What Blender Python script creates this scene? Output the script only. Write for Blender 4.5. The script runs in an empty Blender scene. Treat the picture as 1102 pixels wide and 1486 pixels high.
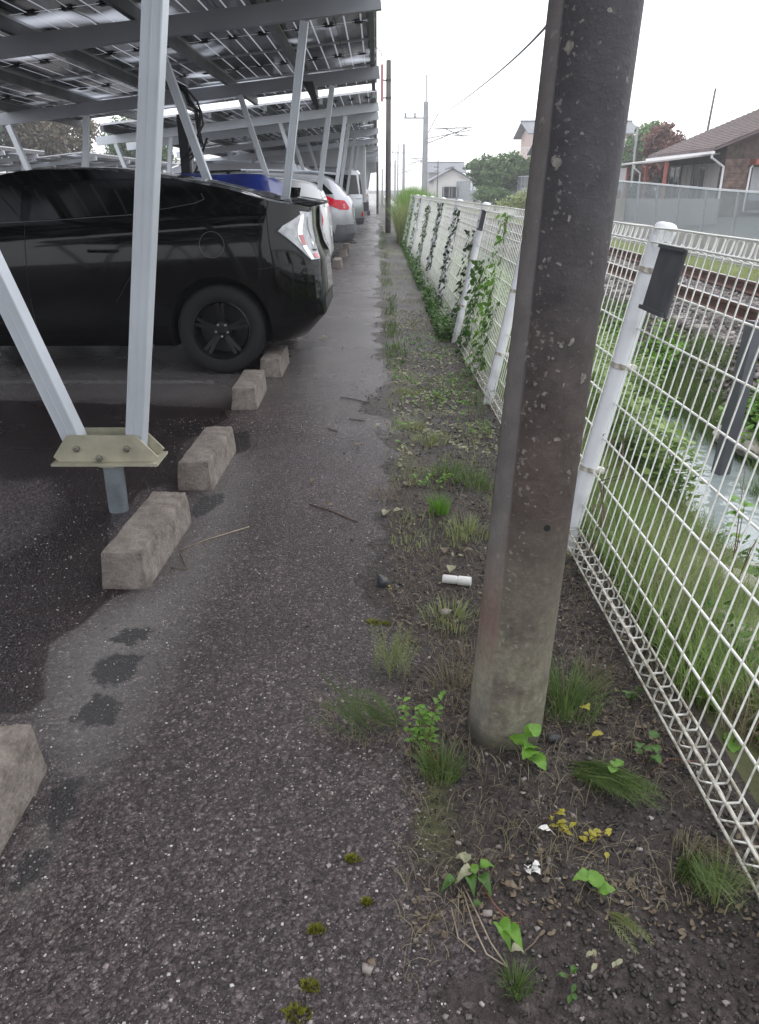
import bpy, bmesh, math, random
import numpy as np
from mathutils import Vector, Matrix, Euler
from mathutils.bvhtree import BVHTree
R = math.radians
SC = bpy.context.scene
COL = SC.collection
# ------------------------------------------------------------------ camera
H = 1.25
PITCH = R(22.5)
YAW = R(0.15)
cam_d = bpy.data.cameras.new('camera')
cam = bpy.data.objects.new('camera', cam_d)
COL.objects.link(cam)
cam.location = (0, 0, H)
cam.rotation_euler = (R(90) - PITCH, 0, -YAW)
cam_d.sensor_fit = 'VERTICAL'
cam_d.sensor_height = 24
cam_d.sensor_width = 24 * 1102 / 1486
cam_d.lens = 1130 / 1486 * 24
cam_d.clip_start = 0.05
cam_d.clip_end = 3000
SC.camera = cam
# ------------------------------------------------------------------ sky, sun, exposure
SKY_LEVEL = 1.55
HAZE = 0.0021
w = bpy.data.worlds.new('World')
SC.world = w
w.use_nodes = True
wn = w.node_tree
wn.nodes.clear()
wo = wn.nodes.new('ShaderNodeOutputWorld')
sky = wn.nodes.new('ShaderNodeTexSky')
sky.sky_type = 'NISHITA'
sky.sun_disc = False
sky.sun_elevation = R(58)
sky.sun_rotation = R(35)
sky.air_density = 1.0
sky.dust_density = 4.0
bg1 = wn.nodes.new('ShaderNodeBackground')
bg1.inputs['Strength'].default_value = 0.05
wn.links.new(sky.outputs[0], bg1.inputs[0])
# even cloud cover over the whole sky
bg2 = wn.nodes.new('ShaderNodeBackground')
tc = wn.nodes.new('ShaderNodeTexCoord')
nz = wn.nodes.new('ShaderNodeTexNoise')
nz.inputs['Scale'].default_value = 1.6
nz.inputs['Detail'].default_value = 4
wn.links.new(tc.outputs['Generated'], nz.inputs['Vector'])
cr = wn.nodes.new('ShaderNodeValToRGB')
cr.color_ramp.elements[0].position = 0.25
cr.color_ramp.elements[0].color = (0.86, 0.88, 0.93, 1)
cr.color_ramp.elements[1].position = 0.75
cr.color_ramp.elements[1].color = (1.0, 1.0, 1.0, 1)
wn.links.new(nz.outputs[0], cr.inputs[0])
wn.links.new(cr.outputs[0], bg2.inputs[0])
bg2.inputs['Strength'].default_value = SKY_LEVEL
ad = wn.nodes.new('ShaderNodeAddShader')
wn.links.new(bg1.outputs[0], ad.inputs[0])
wn.links.new(bg2.outputs[0], ad.inputs[1])
wn.links.new(ad.outputs[0], wo.inputs[0])
sl = bpy.data.lights.new('sun', 'SUN')
sl.energy = 0.6
sl.angle = R(25)
sl.color = (1, 0.97, 0.93)
sun = bpy.data.objects.new('sun', sl)
COL.objects.link(sun)
sun.rotation_euler = (R(32), 0, R(-35))
SC.view_settings.view_transform = 'Standard'
SC.view_settings.look = 'None'
SC.view_settings.gamma = 1
SC.view_settings.use_curve_mapping = False
SC.view_settings.exposure = 0.24
SC.render.engine = 'CYCLES'
SC.cycles.max_bounces = 8
SC.cycles.transparent_max_bounces = 16

# ------------------------------------------------------------------ helpers
CM = Matrix.Translation((0, 0, H)) @ Euler((R(90) - PITCH, 0, -YAW)).to_matrix().to_4x4()
CR = CM.to_3x3()
def ray(px, py):
    return (CR @ Vector(((px - 551) / 1130, -(py - 743) / 1130, -1)))
def G(px, py, z=0.0):
    "where the line of sight through a photo point meets height z"
    d = ray(px, py)
    t = (z - H) / d.z
    return Vector((d.x * t, d.y * t, z))
def PD(px, py, D):
    d = ray(px, py)
    t = D / d.y
    return Vector((d.x * t, D, H + d.z * t))

MATS = {}
def nodes_of(m):
    m.use_nodes = True
    nt = m.node_tree
    return nt, nt.nodes['Principled BSDF'], nt.nodes['Material Output']
def mat(name, col, rough=0.6, metal=0.0, var=0.15, scale=6.0, bump=0.0, bscale=60.0, spec=0.5, col2=None, coat=0.0, trans=0.0, detail=5, lo=.35, hi=.65, emit=None):
    "principled material whose colour wanders between col and col2 (or a darker col)"
    m = bpy.data.materials.new(name)
    nt, p, out = nodes_of(m)
    N, L = nt.nodes, nt.links
    tcn = N.new('ShaderNodeTexCoord')
    if col2 is None:
        col2 = tuple(c * (1 - var) for c in col)
    n = N.new('ShaderNodeTexNoise'); n.inputs['Scale'].default_value = scale; n.inputs['Detail'].default_value = detail
    if detail > 5: n.inputs['Roughness'].default_value = .74
    L.new(tcn.outputs['Object'], n.inputs['Vector'])
    r = N.new('ShaderNodeValToRGB')
    r.color_ramp.elements[0].position = lo; r.color_ramp.elements[1].position = hi
    r.color_ramp.elements[0].color = (*col2, 1); r.color_ramp.elements[1].color = (*col, 1)
    L.new(n.outputs[0], r.inputs[0])
    L.new(r.outputs[0], p.inputs['Base Color'])
    p.inputs['Roughness'].default_value = rough
    p.inputs['Metallic'].default_value = metal
    p.inputs['Specular IOR Level'].default_value = spec
    p.inputs['Coat Weight'].default_value = coat
    p.inputs['Coat Roughness'].default_value = 0.05
    if trans:
        p.inputs['Transmission Weight'].default_value = trans
    if bump:
        b = N.new('ShaderNodeTexNoise'); b.inputs['Scale'].default_value = bscale; b.inputs['Detail'].default_value = 4
        L.new(tcn.outputs['Object'], b.inputs['Vector'])
        bn = N.new('ShaderNodeBump'); bn.inputs['Strength'].default_value = 1.0; bn.inputs['Distance'].default_value = bump
        L.new(b.outputs[0], bn.inputs['Height']); L.new(bn.outputs[0], p.inputs['Normal'])
    MATS[name] = m
    return m

def leaf_mat(name, col, col2, thr=0.35):
    m = bpy.data.materials.new(name)
    nt, p, out = nodes_of(m)
    N, L = nt.nodes, nt.links
    geo = N.new('ShaderNodeNewGeometry')
    tcn = N.new('ShaderNodeTexCoord')
    n = N.new('ShaderNodeTexNoise'); n.inputs['Scale'].default_value = 70.0 if name.startswith('leaf') else 3.0; n.inputs['Detail'].default_value = 5
    L.new(tcn.outputs['Object'], n.inputs['Vector'])
    ma = N.new('ShaderNodeMath'); ma.operation = 'ADD'
    mm = N.new('ShaderNodeMath'); mm.operation = 'MULTIPLY'; mm.inputs[1].default_value = 0.6
    L.new(geo.outputs['Random Per Island'], mm.inputs[0])
    L.new(mm.outputs[0], ma.inputs[0])
    ms = N.new('ShaderNodeMath'); ms.operation = 'MULTIPLY_ADD'; ms.inputs[1].default_value = 1.2; ms.inputs[2].default_value = -0.4
    L.new(n.outputs[0], ms.inputs[0]); L.new(ms.outputs[0], ma.inputs[1])
    r = N.new('ShaderNodeValToRGB')
    r.color_ramp.elements[0].color = (*col2, 1); r.color_ramp.elements[1].color = (*col, 1)
    r.color_ramp.elements[0].position = 0.1; r.color_ramp.elements[1].position = 0.9
    L.new(ma.outputs[0], r.inputs[0]); L.new(r.outputs[0], p.inputs['Base Color'])
    p.inputs['Roughness'].default_value = 0.45
    tr = N.new('ShaderNodeBsdfTranslucent'); L.new(r.outputs[0], tr.inputs[0])
    mx = N.new('ShaderNodeMixShader'); mx.inputs[0].default_value = thr
    L.new(p.outputs[0], mx.inputs[1]); L.new(tr.outputs[0], mx.inputs[2]); L.new(mx.outputs[0], out.inputs[0])
    MATS[name] = m
    return m

def link(o, parent=None):
    COL.objects.link(o)
    if parent is not None:
        o.parent = parent
    return o
def tag(o, label=None, cat=None, group=None, kind=None):
    if label: o['label'] = label
    if cat: o['category'] = cat
    if group: o['group'] = group
    if kind: o['kind'] = kind
    return o
def empty(name, loc=(0, 0, 0), rot=(0, 0, 0), label=None, cat=None, group=None, parent=None):
    o = bpy.data.objects.new(name, None)
    o.empty_display_size = 0.1
    link(o, parent)
    o.location = loc; o.rotation_euler = rot
    return tag(o, label, cat, group)
def copy_tree(o, parent=None):
    c = o.copy(); COL.objects.link(c)
    if parent is not None: c.parent = parent
    for ch in list(o.children):
        copy_tree(ch, c)
    return c

class MB:
    def __init__(s):
        s.v = []; s.f = []; s.m = []; s.mi = 0
    def add(s, vs, fs):
        b = len(s.v)
        s.v += [tuple(v) for v in vs]
        s.f += [tuple(b + i for i in f) for f in fs]
        s.m += [s.mi] * len(fs)
        return s
    def box(s, x0, x1, y0, y1, z0, z1, M=None):
        vs = [Vector(p) for p in ((x0,y0,z0),(x1,y0,z0),(x1,y1,z0),(x0,y1,z0),(x0,y0,z1),(x1,y0,z1),(x1,y1,z1),(x0,y1,z1))]
        if M is not None: vs = [M @ v for v in vs]
        return s.add(vs, [(0,3,2,1),(4,5,6,7),(0,1,5,4),(1,2,6,5),(2,3,7,6),(3,0,4,7)])
    def bevbox(s, x0, x1, y0, y1, z0, z1, b=0.01, M=None):
        "box with chamfered vertical and top edges"
        def ring(d, z):
            return [(x0+b+(-d), y0-d+0, z), (x1-b+d, y0-d, z), (x1+d, y0+b-d, z), (x1+d, y1-b+d, z), (x1-b+d, y1+d, z), (x0+b-d, y1+d, z), (x0-d, y1-b+d, z), (x0-d, y0+b-d, z)]
        vs = ring(0, z0) + ring(0, z1 - b) + ring(-b, z1)
        vs = [Vector(v) for v in vs]
        if M is not None: vs = [M @ v for v in vs]
        fs = [tuple(range(7, -1, -1)), tuple(range(16, 24))]
        for k in (0, 8):
            for i in range(8):
                j = (i + 1) % 8
                fs.append((k+i, k+j, k+8+j, k+8+i))
        return s.add(vs, fs)
    def beam(s, a, b, w, h, up=(0, 0, 1), roll=0):
        a = Vector(a); b = Vector(b); d = (b - a).normalized()
        u = Vector(up); sx = d.cross(u)
        if sx.length < 1e-4: sx = d.cross(Vector((1, 0, 0)))
        sx.normalize(); sz = sx.cross(d)
        vs = []
        for p in (a, b):
            for i, j in ((-1,-1),(1,-1),(1,1),(-1,1)):
                vs.append(p + sx*(i*w/2) + sz*(j*h/2))
        return s.add(vs, [(0,1,2,3),(7,6,5,4),(0,4,5,1),(1,5,6,2),(2,6,7,3),(3,7,4,0)])
    def tube(s, pts, r, n=6, caps=True):
        pts = [Vector(p) for p in pts]
        rs = r if isinstance(r, (list, tuple)) else [r] * len(pts)
        prev = None; vs = []
        for i, p in enumerate(pts):
            if i == 0: d = pts[1] - p
            elif i == len(pts) - 1: d = p - pts[i-1]
            else: d = (pts[i+1] - p).normalized() + (p - pts[i-1]).normalized()
            if d.length < 1e-7: d = Vector((0, 0, 1))
            d.normalize()
            if prev is None:
                a = d.orthogonal().normalized()
            else:
                a = prev - d * prev.dot(d)
                if a.length < 1e-5: a = d.orthogonal()
                a.normalize()
            prev = a; b = d.cross(a)
            for k in range(n):
                t = 2 * math.pi * k / n
                vs.append(p + (a * math.cos(t) + b * math.sin(t)) * rs[i])
        fs = []
        for i in range(len(pts) - 1):
            for k in range(n):
                j = (k + 1) % n
                fs.append((i*n+k, i*n+j, (i+1)*n+j, (i+1)*n+k))
        if caps:
            fs.append(tuple(range(n - 1, -1, -1))); fs.append(tuple((len(pts)-1)*n + k for k in range(n)))
        return s.add(vs, fs)
    def lathe(s, prof, n=24, M=None, cap=True):
        "prof: list of (radius, z)"
        vs = []
        for r, z in prof:
            for k in range(n):
                t = 2 * math.pi * k / n
                v = Vector((r * math.cos(t), r * math.sin(t), z))
                vs.append(M @ v if M is not None else v)
        fs = []
        for i in range(len(prof) - 1):
            for k in range(n):
                j = (k + 1) % n
                fs.append((i*n+k, i*n+j, (i+1)*n+j, (i+1)*n+k))
        if cap:
            fs.append(tuple(range(n-1, -1, -1))); fs.append(tuple((len(prof)-1)*n + k for k in range(n)))
        return s.add(vs, fs)
    def prism(s, poly, d, M=None):
        "poly in x,z; extruded along y from 0 to d"
        n = len(poly)
        vs = [Vector((x, 0, z)) for x, z in poly] + [Vector((x, d, z)) for x, z in poly]
        if M is not None: vs = [M @ v for v in vs]
        fs = [tuple(range(n)), tuple(range(2*n-1, n-1, -1))]
        for i in range(n):
            j = (i + 1) % n
            fs.append((j, i, n+i, n+j))
        return s.add(vs, fs)
    def mesh(s, name, mats, smooth=False):
        me = bpy.data.meshes.new(name)
        me.from_pydata(s.v, [], s.f)
        for m in (mats if isinstance(mats, (list, tuple)) else [mats]):
            me.materials.append(MATS[m] if isinstance(m, str) else m)
        me.polygons.foreach_set('material_index', s.m)
        if smooth:
            me.polygons.foreach_set('use_smooth', [True] * len(s.f))
            if smooth != 'all':
                me.set_sharp_from_angle(angle=R(35))
        me.update()
        return me
    def obj(s, name, mats, parent=None, smooth=False, loc=None, rot=None):
        o = bpy.data.objects.new(name, s.mesh(name, mats, smooth))
        link(o, parent)
        if loc is not None: o.location = loc
        if rot is not None: o.rotation_euler = rot
        return o
def inst(name, me, parent=None, loc=(0, 0, 0), rot=(0, 0, 0), scl=None):
    o = bpy.data.objects.new(name, me); link(o, parent)
    o.location = loc; o.rotation_euler = rot
    if scl is not None: o.scale = scl if hasattr(scl, '__len__') else (scl,) * 3
    return o

def np_mesh(name, verts, faces, m, parent=None, smooth=False):
    "verts (n,3), faces (k,3|4) arrays"
    me = bpy.data.meshes.new(name)
    nv, nf, k = len(verts), len(faces), faces.shape[1]
    me.vertices.add(nv); me.vertices.foreach_set('co', verts.astype(np.float32).ravel())
    me.loops.add(nf * k); me.loops.foreach_set('vertex_index', faces.astype(np.int32).ravel())
    me.polygons.add(nf)
    me.polygons.foreach_set('loop_start', np.arange(0, nf * k, k, dtype=np.int32))
    me.polygons.foreach_set('loop_total', np.full(nf, k, dtype=np.int32))
    if smooth: me.polygons.foreach_set('use_smooth', np.ones(nf, dtype=bool))
    me.update(calc_edges=True)
    for q in (m if isinstance(m, (list, tuple)) else [m]):
        me.materials.append(MATS[q] if isinstance(q, str) else q)
    return link(bpy.data.objects.new(name, me), parent)

# value noise for terrain
_rng = np.random.default_rng(7)
_P = _rng.random((256, 256))
def vnoise(x, y, f=1.0):
    x = np.asarray(x) * f; y = np.asarray(y) * f
    xi = np.floor(x).astype(int); yi = np.floor(y).astype(int)
    fx = x - xi; fy = y - yi
    fx = fx*fx*(3-2*fx); fy = fy*fy*(3-2*fy)
    g = lambda a, b: _P[a % 256, b % 256]
    return (g(xi,yi)*(1-fx)+g(xi+1,yi)*fx)*(1-fy)+(g(xi,yi+1)*(1-fx)+g(xi+1,yi+1)*fx)*fy
def fbm(x, y, f=1.0, o=4):
    t = 0; a = 1; s = 0
    for i in range(o):
        t = t + a * vnoise(np.asarray(x) + 17.3*i, np.asarray(y) - 9.1*i, f * 2**i); s += a; a *= .5
    return t / s
# ------------------------------------------------------------------ materials
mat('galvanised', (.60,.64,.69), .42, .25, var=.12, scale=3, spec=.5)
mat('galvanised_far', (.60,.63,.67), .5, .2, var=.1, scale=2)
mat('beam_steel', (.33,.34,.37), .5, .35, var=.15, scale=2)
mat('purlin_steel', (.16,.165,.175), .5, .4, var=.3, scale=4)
mat('zinc_plate', (.50,.475,.36), .5, .3, var=.25, scale=14, bump=.0006, bscale=120)
mat('pipe_steel', (.33,.38,.41), .45, .6, var=.3, scale=12)
mat('bolt_steel', (.30,.29,.25), .4, .8, var=.2, scale=40)
mat('black_box', (.02,.02,.022), .5)
mat('cable', (.015,.015,.016), .5)
mat('panel_frame', (.55,.56,.58), .4, .6, var=.1)
mat('fence_paint', (.85,.86,.82), .45, 0, col2=(.60,.60,.52), scale=9, lo=.25, hi=.5)
def low_rust(name):
    "rust and soil splash on the lowest part of the fence"
    nt = MATS[name].node_tree; N, L = nt.nodes, nt.links; p = N['Principled BSDF']
    src = p.inputs['Base Color'].links[0].from_socket
    t = N.new('ShaderNodeTexCoord'); s = N.new('ShaderNodeSeparateXYZ'); L.new(t.outputs['Object'], s.inputs[0])
    a = N.new('ShaderNodeMapRange'); a.inputs[1].default_value = .30; a.inputs[2].default_value = .0; L.new(s.outputs[2], a.inputs[0])
    g = N.new('ShaderNodeNewGeometry'); n = N.new('ShaderNodeTexNoise'); n.inputs['Scale'].default_value = 34; n.inputs['Detail'].default_value = 5; L.new(g.outputs['Position'], n.inputs['Vector'])
    b = N.new('ShaderNodeMapRange'); b.inputs[1].default_value = .36; b.inputs[2].default_value = .62; L.new(n.outputs[0], b.inputs[0])
    m = N.new('ShaderNodeMath'); m.operation = 'MULTIPLY'; L.new(a.outputs[0], m.inputs[0]); L.new(b.outputs[0], m.inputs[1])
    x = N.new('ShaderNodeMix'); x.data_type = 'RGBA'; L.new(m.outputs[0], x.inputs[0]); L.new(src, x.inputs[6]); x.inputs[7].default_value = (.20,.165,.125,1)
    L.new(x.outputs[2], p.inputs['Base Color'])
low_rust('fence_paint')
mat('fence_rusty', (.62,.61,.55), .6, 0, col2=(.22,.18,.13), scale=30, lo=.34, hi=.60)
mat('fence_post_paint', (.78,.80,.84), .38, 0, col2=(.55,.57,.60), scale=8, lo=.22, hi=.5)
mat('plate_dark', (.075,.080,.090), .55, 0, var=.35, scale=12)
mat('curb_concrete', (.30,.265,.235), .85, 0, col2=(.10,.082,.07), scale=13, bump=.006, bscale=110, lo=.34, hi=.66, detail=9)
mat('black_paint', (.002,.002,.003), .10, 0, var=.1, spec=.1, coat=.5)
mat('black_glass', (.004,.005,.005), .03, 0, var=.05, spec=.35, coat=.3)
mat('tyre', (.011,.011,.012), .8, 0, var=.2, scale=30)
mat('rim_black', (.02,.02,.022), .35, .5, var=.1)
mat('rim_silver', (.5,.51,.53), .35, .7, var=.1)
mat('steel_nut', (.45,.45,.45), .3, .9)
mat('arch_dark', (.006,.006,.006), .9)
mat('lamp_clear', (.60,.62,.64), .35, .0, col2=(.36,.38,.40), scale=18, coat=.15)
mat('lamp_chrome', (.85,.87,.88), .12, .6, var=.1, coat=.6)
mat('lamp_red', (.60,.008,.03), .2, 0, var=.25, scale=20, coat=.25, spec=.3)
mat('lamp_pink', (.60,.16,.17), .15, 0, var=.2, scale=20, coat=.8)
mat('white_paint', (.74,.75,.76), .3, 0, var=.05, coat=.7)
mat('silver_paint', (.42,.43,.46), .28, .45, var=.08, coat=.8)
mat('grey_paint', (.27,.29,.32), .3, .35, var=.1, coat=.8)
mat('bumper_grey', (.10,.105,.12), .5, 0, var=.15)
mat('blue_tarp', (.012,.035,.27), .45, 0, col2=(.008,.02,.15), scale=5, bump=.02, bscale=6)
mat('chrome', (.6,.6,.62), .12, 1.0)
mat('dark_plastic', (.02,.02,.022), .6)
mat('pole_far', (.13,.115,.11), .8, 0, var=.25, scale=4)
mat('pole_pale', (.38,.38,.38), .8, 0, var=.15, scale=4)
mat('red_sign', (.42,.20,.21), .5, 0, var=.15)
mat('mast_grey', (.34,.35,.36), .7, 0, var=.2, scale=3)
mat('wire_grey', (.10,.10,.11), .6)
mat('rail_rust', (.13,.06,.042), .7, .2, col2=(.07,.035,.03), scale=14)
mat('rail_top', (.35,.34,.34), .3, .8, var=.2)
mat('sleeper_concrete', (.26,.24,.22), .9, 0, var=.3, scale=12, bump=.003)
mat('ballast_stone', (.22,.195,.19), .9, 0, col2=(.11,.095,.095), scale=7, lo=.2, hi=.8)
mat('gravel_dark', (.085,.072,.068), .8, 0, col2=(.035,.028,.027), scale=25, lo=.3, hi=.7)
mat('gravel_light', (.42,.38,.36), .75, 0, col2=(.22,.19,.18), scale=25)
mat('bank_soil', (.11,.12,.055), .95, 0, col2=(.06,.065,.03), scale=5, bump=.02, bscale=20, lo=.3, hi=.6)
mat('bed_soil', (.19,.17,.165), .95, 0, col2=(.10,.09,.09), scale=12, bump=.02, bscale=30)
mat('grass_ground', (.13,.17,.05), .95, 0, col2=(.10,.095,.05), scale=3, bump=.02, bscale=20)
mat('road_grey', (.17,.17,.175), .85, 0, var=.15, scale=2)
mat('far_ground', (.15,.15,.13), .95, 0, var=.25, scale=.2)
mat('rock', (.42,.39,.35), .9, 0, col2=(.20,.185,.16), scale=9, bump=.01, bscale=30)
mat('twig', (.16,.12,.09), .8, 0, var=.3, scale=30)
mat('twig_pale', (.36,.30,.23), .8, 0, var=.3, scale=30)
mat('stem_red', (.20,.09,.06), .6, 0, var=.3, scale=30)
mat('litter_white', (.75,.75,.73), .5, 0, var=.1)
mat('trunk', (.09,.07,.055), .9, 0, var=.3)
mat('tile_brown', (.145,.105,.10), .7, 0, col2=(.085,.06,.06), scale=3)
mat('tile_grey', (.19,.20,.22), .7, 0, var=.2, scale=2)
mat('wall_white', (.72,.70,.68), .85, 0, var=.08, scale=1)
mat('wall_cream', (.62,.56,.50), .85, 0, var=.1, scale=1)
mat('wall_pink', (.62,.48,.44), .85, 0, var=.1, scale=1)
mat('wall_grey', (.40,.40,.39), .85, 0, var=.15, scale=1)
mat('board_brown', (.105,.065,.05), .75, 0, col2=(.05,.032,.027), scale=6)
mat('board_light', (.20,.13,.10), .75, 0, col2=(.085,.055,.045), scale=5)
mat('wood_red', (.30,.075,.06), .6, 0, var=.25, scale=6)
mat('shutter_grey', (.33,.34,.36), .6, 0, var=.1)
mat('window_dark', (.05,.055,.065), .12, 0, var=.2, coat=.5)
mat('curtain_pale', (.40,.38,.38), .5, 0, var=.15)
mat('pipe_white', (.75,.75,.76), .5, 0, var=.08)
mat('unit_white', (.68,.68,.68), .5, 0, var=.08)
mat('concrete_low', (.36,.35,.33), .9, 0, var=.2, scale=1.5)
mat('dark_opening', (.012,.012,.014), .8)
mat('truck_grey', (.50,.51,.53), .5, 0, var=.06, scale=1)
leaf_mat('leaf_green', (.10,.22,.035), (.035,.10,.018))
leaf_mat('leaf_bright', (.20,.40,.05), (.10,.25,.03))
leaf_mat('leaf_yellow', (.50,.46,.04), (.34,.30,.05))
leaf_mat('leaf_pale', (.50,.50,.36), (.26,.27,.14))
leaf_mat('leaf_dead', (.30,.24,.17), (.13,.095,.06))
leaf_mat('leaf_red', (.26,.05,.02), (.12,.04,.02))
leaf_mat('grass_green', (.20,.29,.09), (.07,.13,.035))
leaf_mat('grass_pale', (.42,.46,.22), (.19,.25,.08))
leaf_mat('grass_dry', (.34,.30,.20), (.15,.125,.075))
leaf_mat('bank_green', (.30,.42,.13), (.12,.20,.05))
leaf_mat('crown_green', (.17,.27,.09), (.05,.10,.035), .3)
leaf_mat('crown_dark', (.07,.11,.045), (.02,.04,.018), .25)
leaf_mat('crown_red', (.24,.11,.08), (.11,.055,.045), .25)
leaf_mat('crown_brown', (.22,.17,.11), (.07,.065,.035), .25)
leaf_mat('moss', (.30,.30,.03), (.11,.13,.02), .1)

def island_mat(name, stops, rough=.8):
    m = bpy.data.materials.new(name); MATS[name] = m
    nt, p, out = nodes_of(m); N, L = nt.nodes, nt.links
    geo = N.new('ShaderNodeNewGeometry'); r = N.new('ShaderNodeValToRGB'); e = r.color_ramp.elements
    e[0].position = stops[0][0]; e[0].color = (*stops[0][1], 1); e[1].position = stops[-1][0]; e[1].color = (*stops[-1][1], 1)
    for q in stops[1:-1]:
        k = e.new(q[0]); k.color = (*q[1], 1)
    L.new(geo.outputs['Random Per Island'], r.inputs[0])
    tcn = N.new('ShaderNodeTexCoord'); n = N.new('ShaderNodeTexNoise'); n.inputs['Scale'].default_value = 120; n.inputs['Detail'].default_value = 4
    L.new(tcn.outputs['Object'], n.inputs['Vector'])
    mr = N.new('ShaderNodeMapRange'); mr.inputs[1].default_value = .3; mr.inputs[2].default_value = .7; mr.inputs[3].default_value = .65; mr.inputs[4].default_value = 1.2
    L.new(n.outputs[0], mr.inputs[0])
    mx = N.new('ShaderNodeMix'); mx.data_type = 'RGBA'; mx.blend_type = 'MULTIPLY'; mx.inputs[0].default_value = 1
    L.new(r.outputs[0], mx.inputs[6]); L.new(mr.outputs[0], mx.inputs[7]); L.new(mx.outputs[2], p.inputs['Base Color'])
    p.inputs['Roughness'].default_value = rough
    return m
island_mat('gravel_dark', [(0, (.016,.013,.013)), (.55, (.045,.037,.035)), (.85, (.085,.072,.068)), (.96, (.17,.15,.14)), (1, (.36,.33,.31))], .6)
island_mat('ballast_stone', [(0, (.07,.058,.058)), (.5, (.17,.15,.15)), (.85, (.27,.24,.235)), (1, (.40,.38,.37))], .9)
island_mat('bank_stone', [(0, (.16,.15,.13)), (.5, (.30,.28,.25)), (1, (.50,.48,.44))], .9)
island_mat('chip_stone', [(0, (.03,.025,.027)), (.35, (.12,.105,.108)), (.75, (.27,.25,.25)), (1, (.62,.60,.59))], .55)

def ground_material():
    m = bpy.data.materials.new('asphalt_and_soil'); MATS['asphalt_and_soil'] = m
    nt, p, out = nodes_of(m); N, L = nt.nodes, nt.links
    tcn = N.new('ShaderNodeTexCoord'); V = tcn.outputs['Object']
    def attr(n):
        a = N.new('ShaderNodeAttribute'); a.attribute_name = n; return a.outputs['Fac']
    def noise(sc, de=4, ro=.5):
        n = N.new('ShaderNodeTexNoise'); n.inputs['Scale'].default_value = sc; n.inputs['Detail'].default_value = de
        n.inputs['Roughness'].default_value = ro; L.new(V, n.inputs['Vector']); return n.outputs[0]
    def math_(op, a, b=None, c=None, clamp=False):
        n = N.new('ShaderNodeMath'); n.operation = op; n.use_clamp = clamp
        for i, q in enumerate((a, b, c)):
            if q is None: continue
            if isinstance(q, (int, float)): n.inputs[i].default_value = q
            else: L.new(q, n.inputs[i])
        return n.outputs[0]
    def ramp(f, stops):
        r = N.new('ShaderNodeValToRGB'); e = r.color_ramp.elements
        e[0].position = stops[0][0]; e[0].color = (*stops[0][1], 1)
        e[1].position = stops[-1][0]; e[1].color = (*stops[-1][1], 1)
        for q in stops[1:-1]:
            k = e.new(q[0]); k.color = (*q[1], 1)
        L.new(f, r.inputs[0]); return r.outputs[0]
    def mix(f, a, b, mode='MIX'):
        n = N.new('ShaderNodeMix'); n.data_type = 'RGBA'; n.blend_type = mode
        if isinstance(f, (int, float)): n.inputs[0].default_value = f
        else: L.new(f, n.inputs[0])
        for i, q in ((6, a), (7, b)):
            if isinstance(q, tuple): n.inputs[i].default_value = (*q, 1)
            else: L.new(q, n.inputs[i])
        return n.outputs[2]
    # aggregate: warped cells of two sizes
    wv = N.new('ShaderNodeTexNoise'); wv.inputs['Scale'].default_value = 90; L.new(V, wv.inputs['Vector'])
    wm = N.new('ShaderNodeMix'); wm.data_type = 'RGBA'; wm.blend_type = 'LINEAR_LIGHT'; wm.inputs[0].default_value = .008
    L.new(V, wm.inputs[6]); L.new(wv.outputs[1], wm.inputs[7])
    def cells(sc):
        v = N.new('ShaderNodeTexVoronoi'); v.inputs['Scale'].default_value = sc; L.new(wm.outputs[2], v.inputs['Vector']); return v
    v1 = cells(125); v2 = cells(260); v3 = cells(48)
    c1 = ramp(v1.outputs['Color'], [(0, (.018,.014,.015)), (.35, (.052,.043,.045)), (.62, (.125,.107,.108)), (.83, (.25,.225,.222)), (.95, (.55,.52,.51))])
    c2 = ramp(v2.outputs['Color'], [(0, (.018,.015,.016)), (.6, (.065,.055,.056)), (.95, (.26,.24,.24))])
    c = mix(.38, c1, c2)
    # binder shows between stones
    gap = ramp(v1.outputs['Distance'], [(.25, (1,1,1)), (.62, (.42,.40,.42))])
    c = mix(.8, c, gap, 'MULTIPLY')
    # sparse large pale chips
    chip = math_('MULTIPLY', math_('GREATER_THAN', math_('MULTIPLY', v3.outputs['Color'], 1.0), .955), math_('LESS_THAN', v3.outputs['Distance'], .26))
    c = mix(math_('MULTIPLY', chip, .8), c, (.30,.28,.28))
    big = ramp(noise(1.1, 5, .6), [(.3, (.56,.50,.515)), (.5, (.84,.76,.77)), (.7, (1.12,1.03,1.035))])
    c = mix(1.0, c, big, 'MULTIPLY')
    # dry, greyed asphalt and fine silt, plus sky sheen painted pale on the path
    nedge = noise(26, 5, .65)
    def soft(a, lo, hi, k=.5):
        x = math_('ADD', a, math_('MULTIPLY', math_('SUBTRACT', nedge, .5), k))
        mr = N.new('ShaderNodeMapRange'); mr.clamp = True
        mr.inputs[1].default_value = lo; mr.inputs[2].default_value = hi
        L.new(x, mr.inputs[0]); return mr.outputs[0]
    dry = soft(attr('dry'), .2, .95, .5)
    c = mix(math_('MULTIPLY', dry, .85), c, mix(.5, c, (.27,.262,.25)))
    patch = soft(attr('patch'), .46, .58, .9)
    c = mix(math_('MULTIPLY', patch, .92), c, mix(.9, c, (.012,.013,.015)))
    line = soft(attr('line'), .5, .8, .9)
    c = mix(math_('MULTIPLY', line, .45), c, (.55,.55,.55))
    wet = soft(attr('wet'), .40, .62, .25)
    c = mix(wet, c, mix(1.0, c, (.29,.215,.23), 'MULTIPLY'))
    # soil
    s1 = ramp(noise(45, 6, .7), [(.3, (.018,.013,.012)), (.5, (.045,.035,.032)), (.72, (.11,.090,.080))])
    sv = cells(85)
    s2 = ramp(sv.outputs['Color'], [(0, (.015,.011,.011)), (.7, (.055,.045,.042)), (.95, (.17,.15,.14))])
    s = mix(.45, s1, s2)
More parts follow.
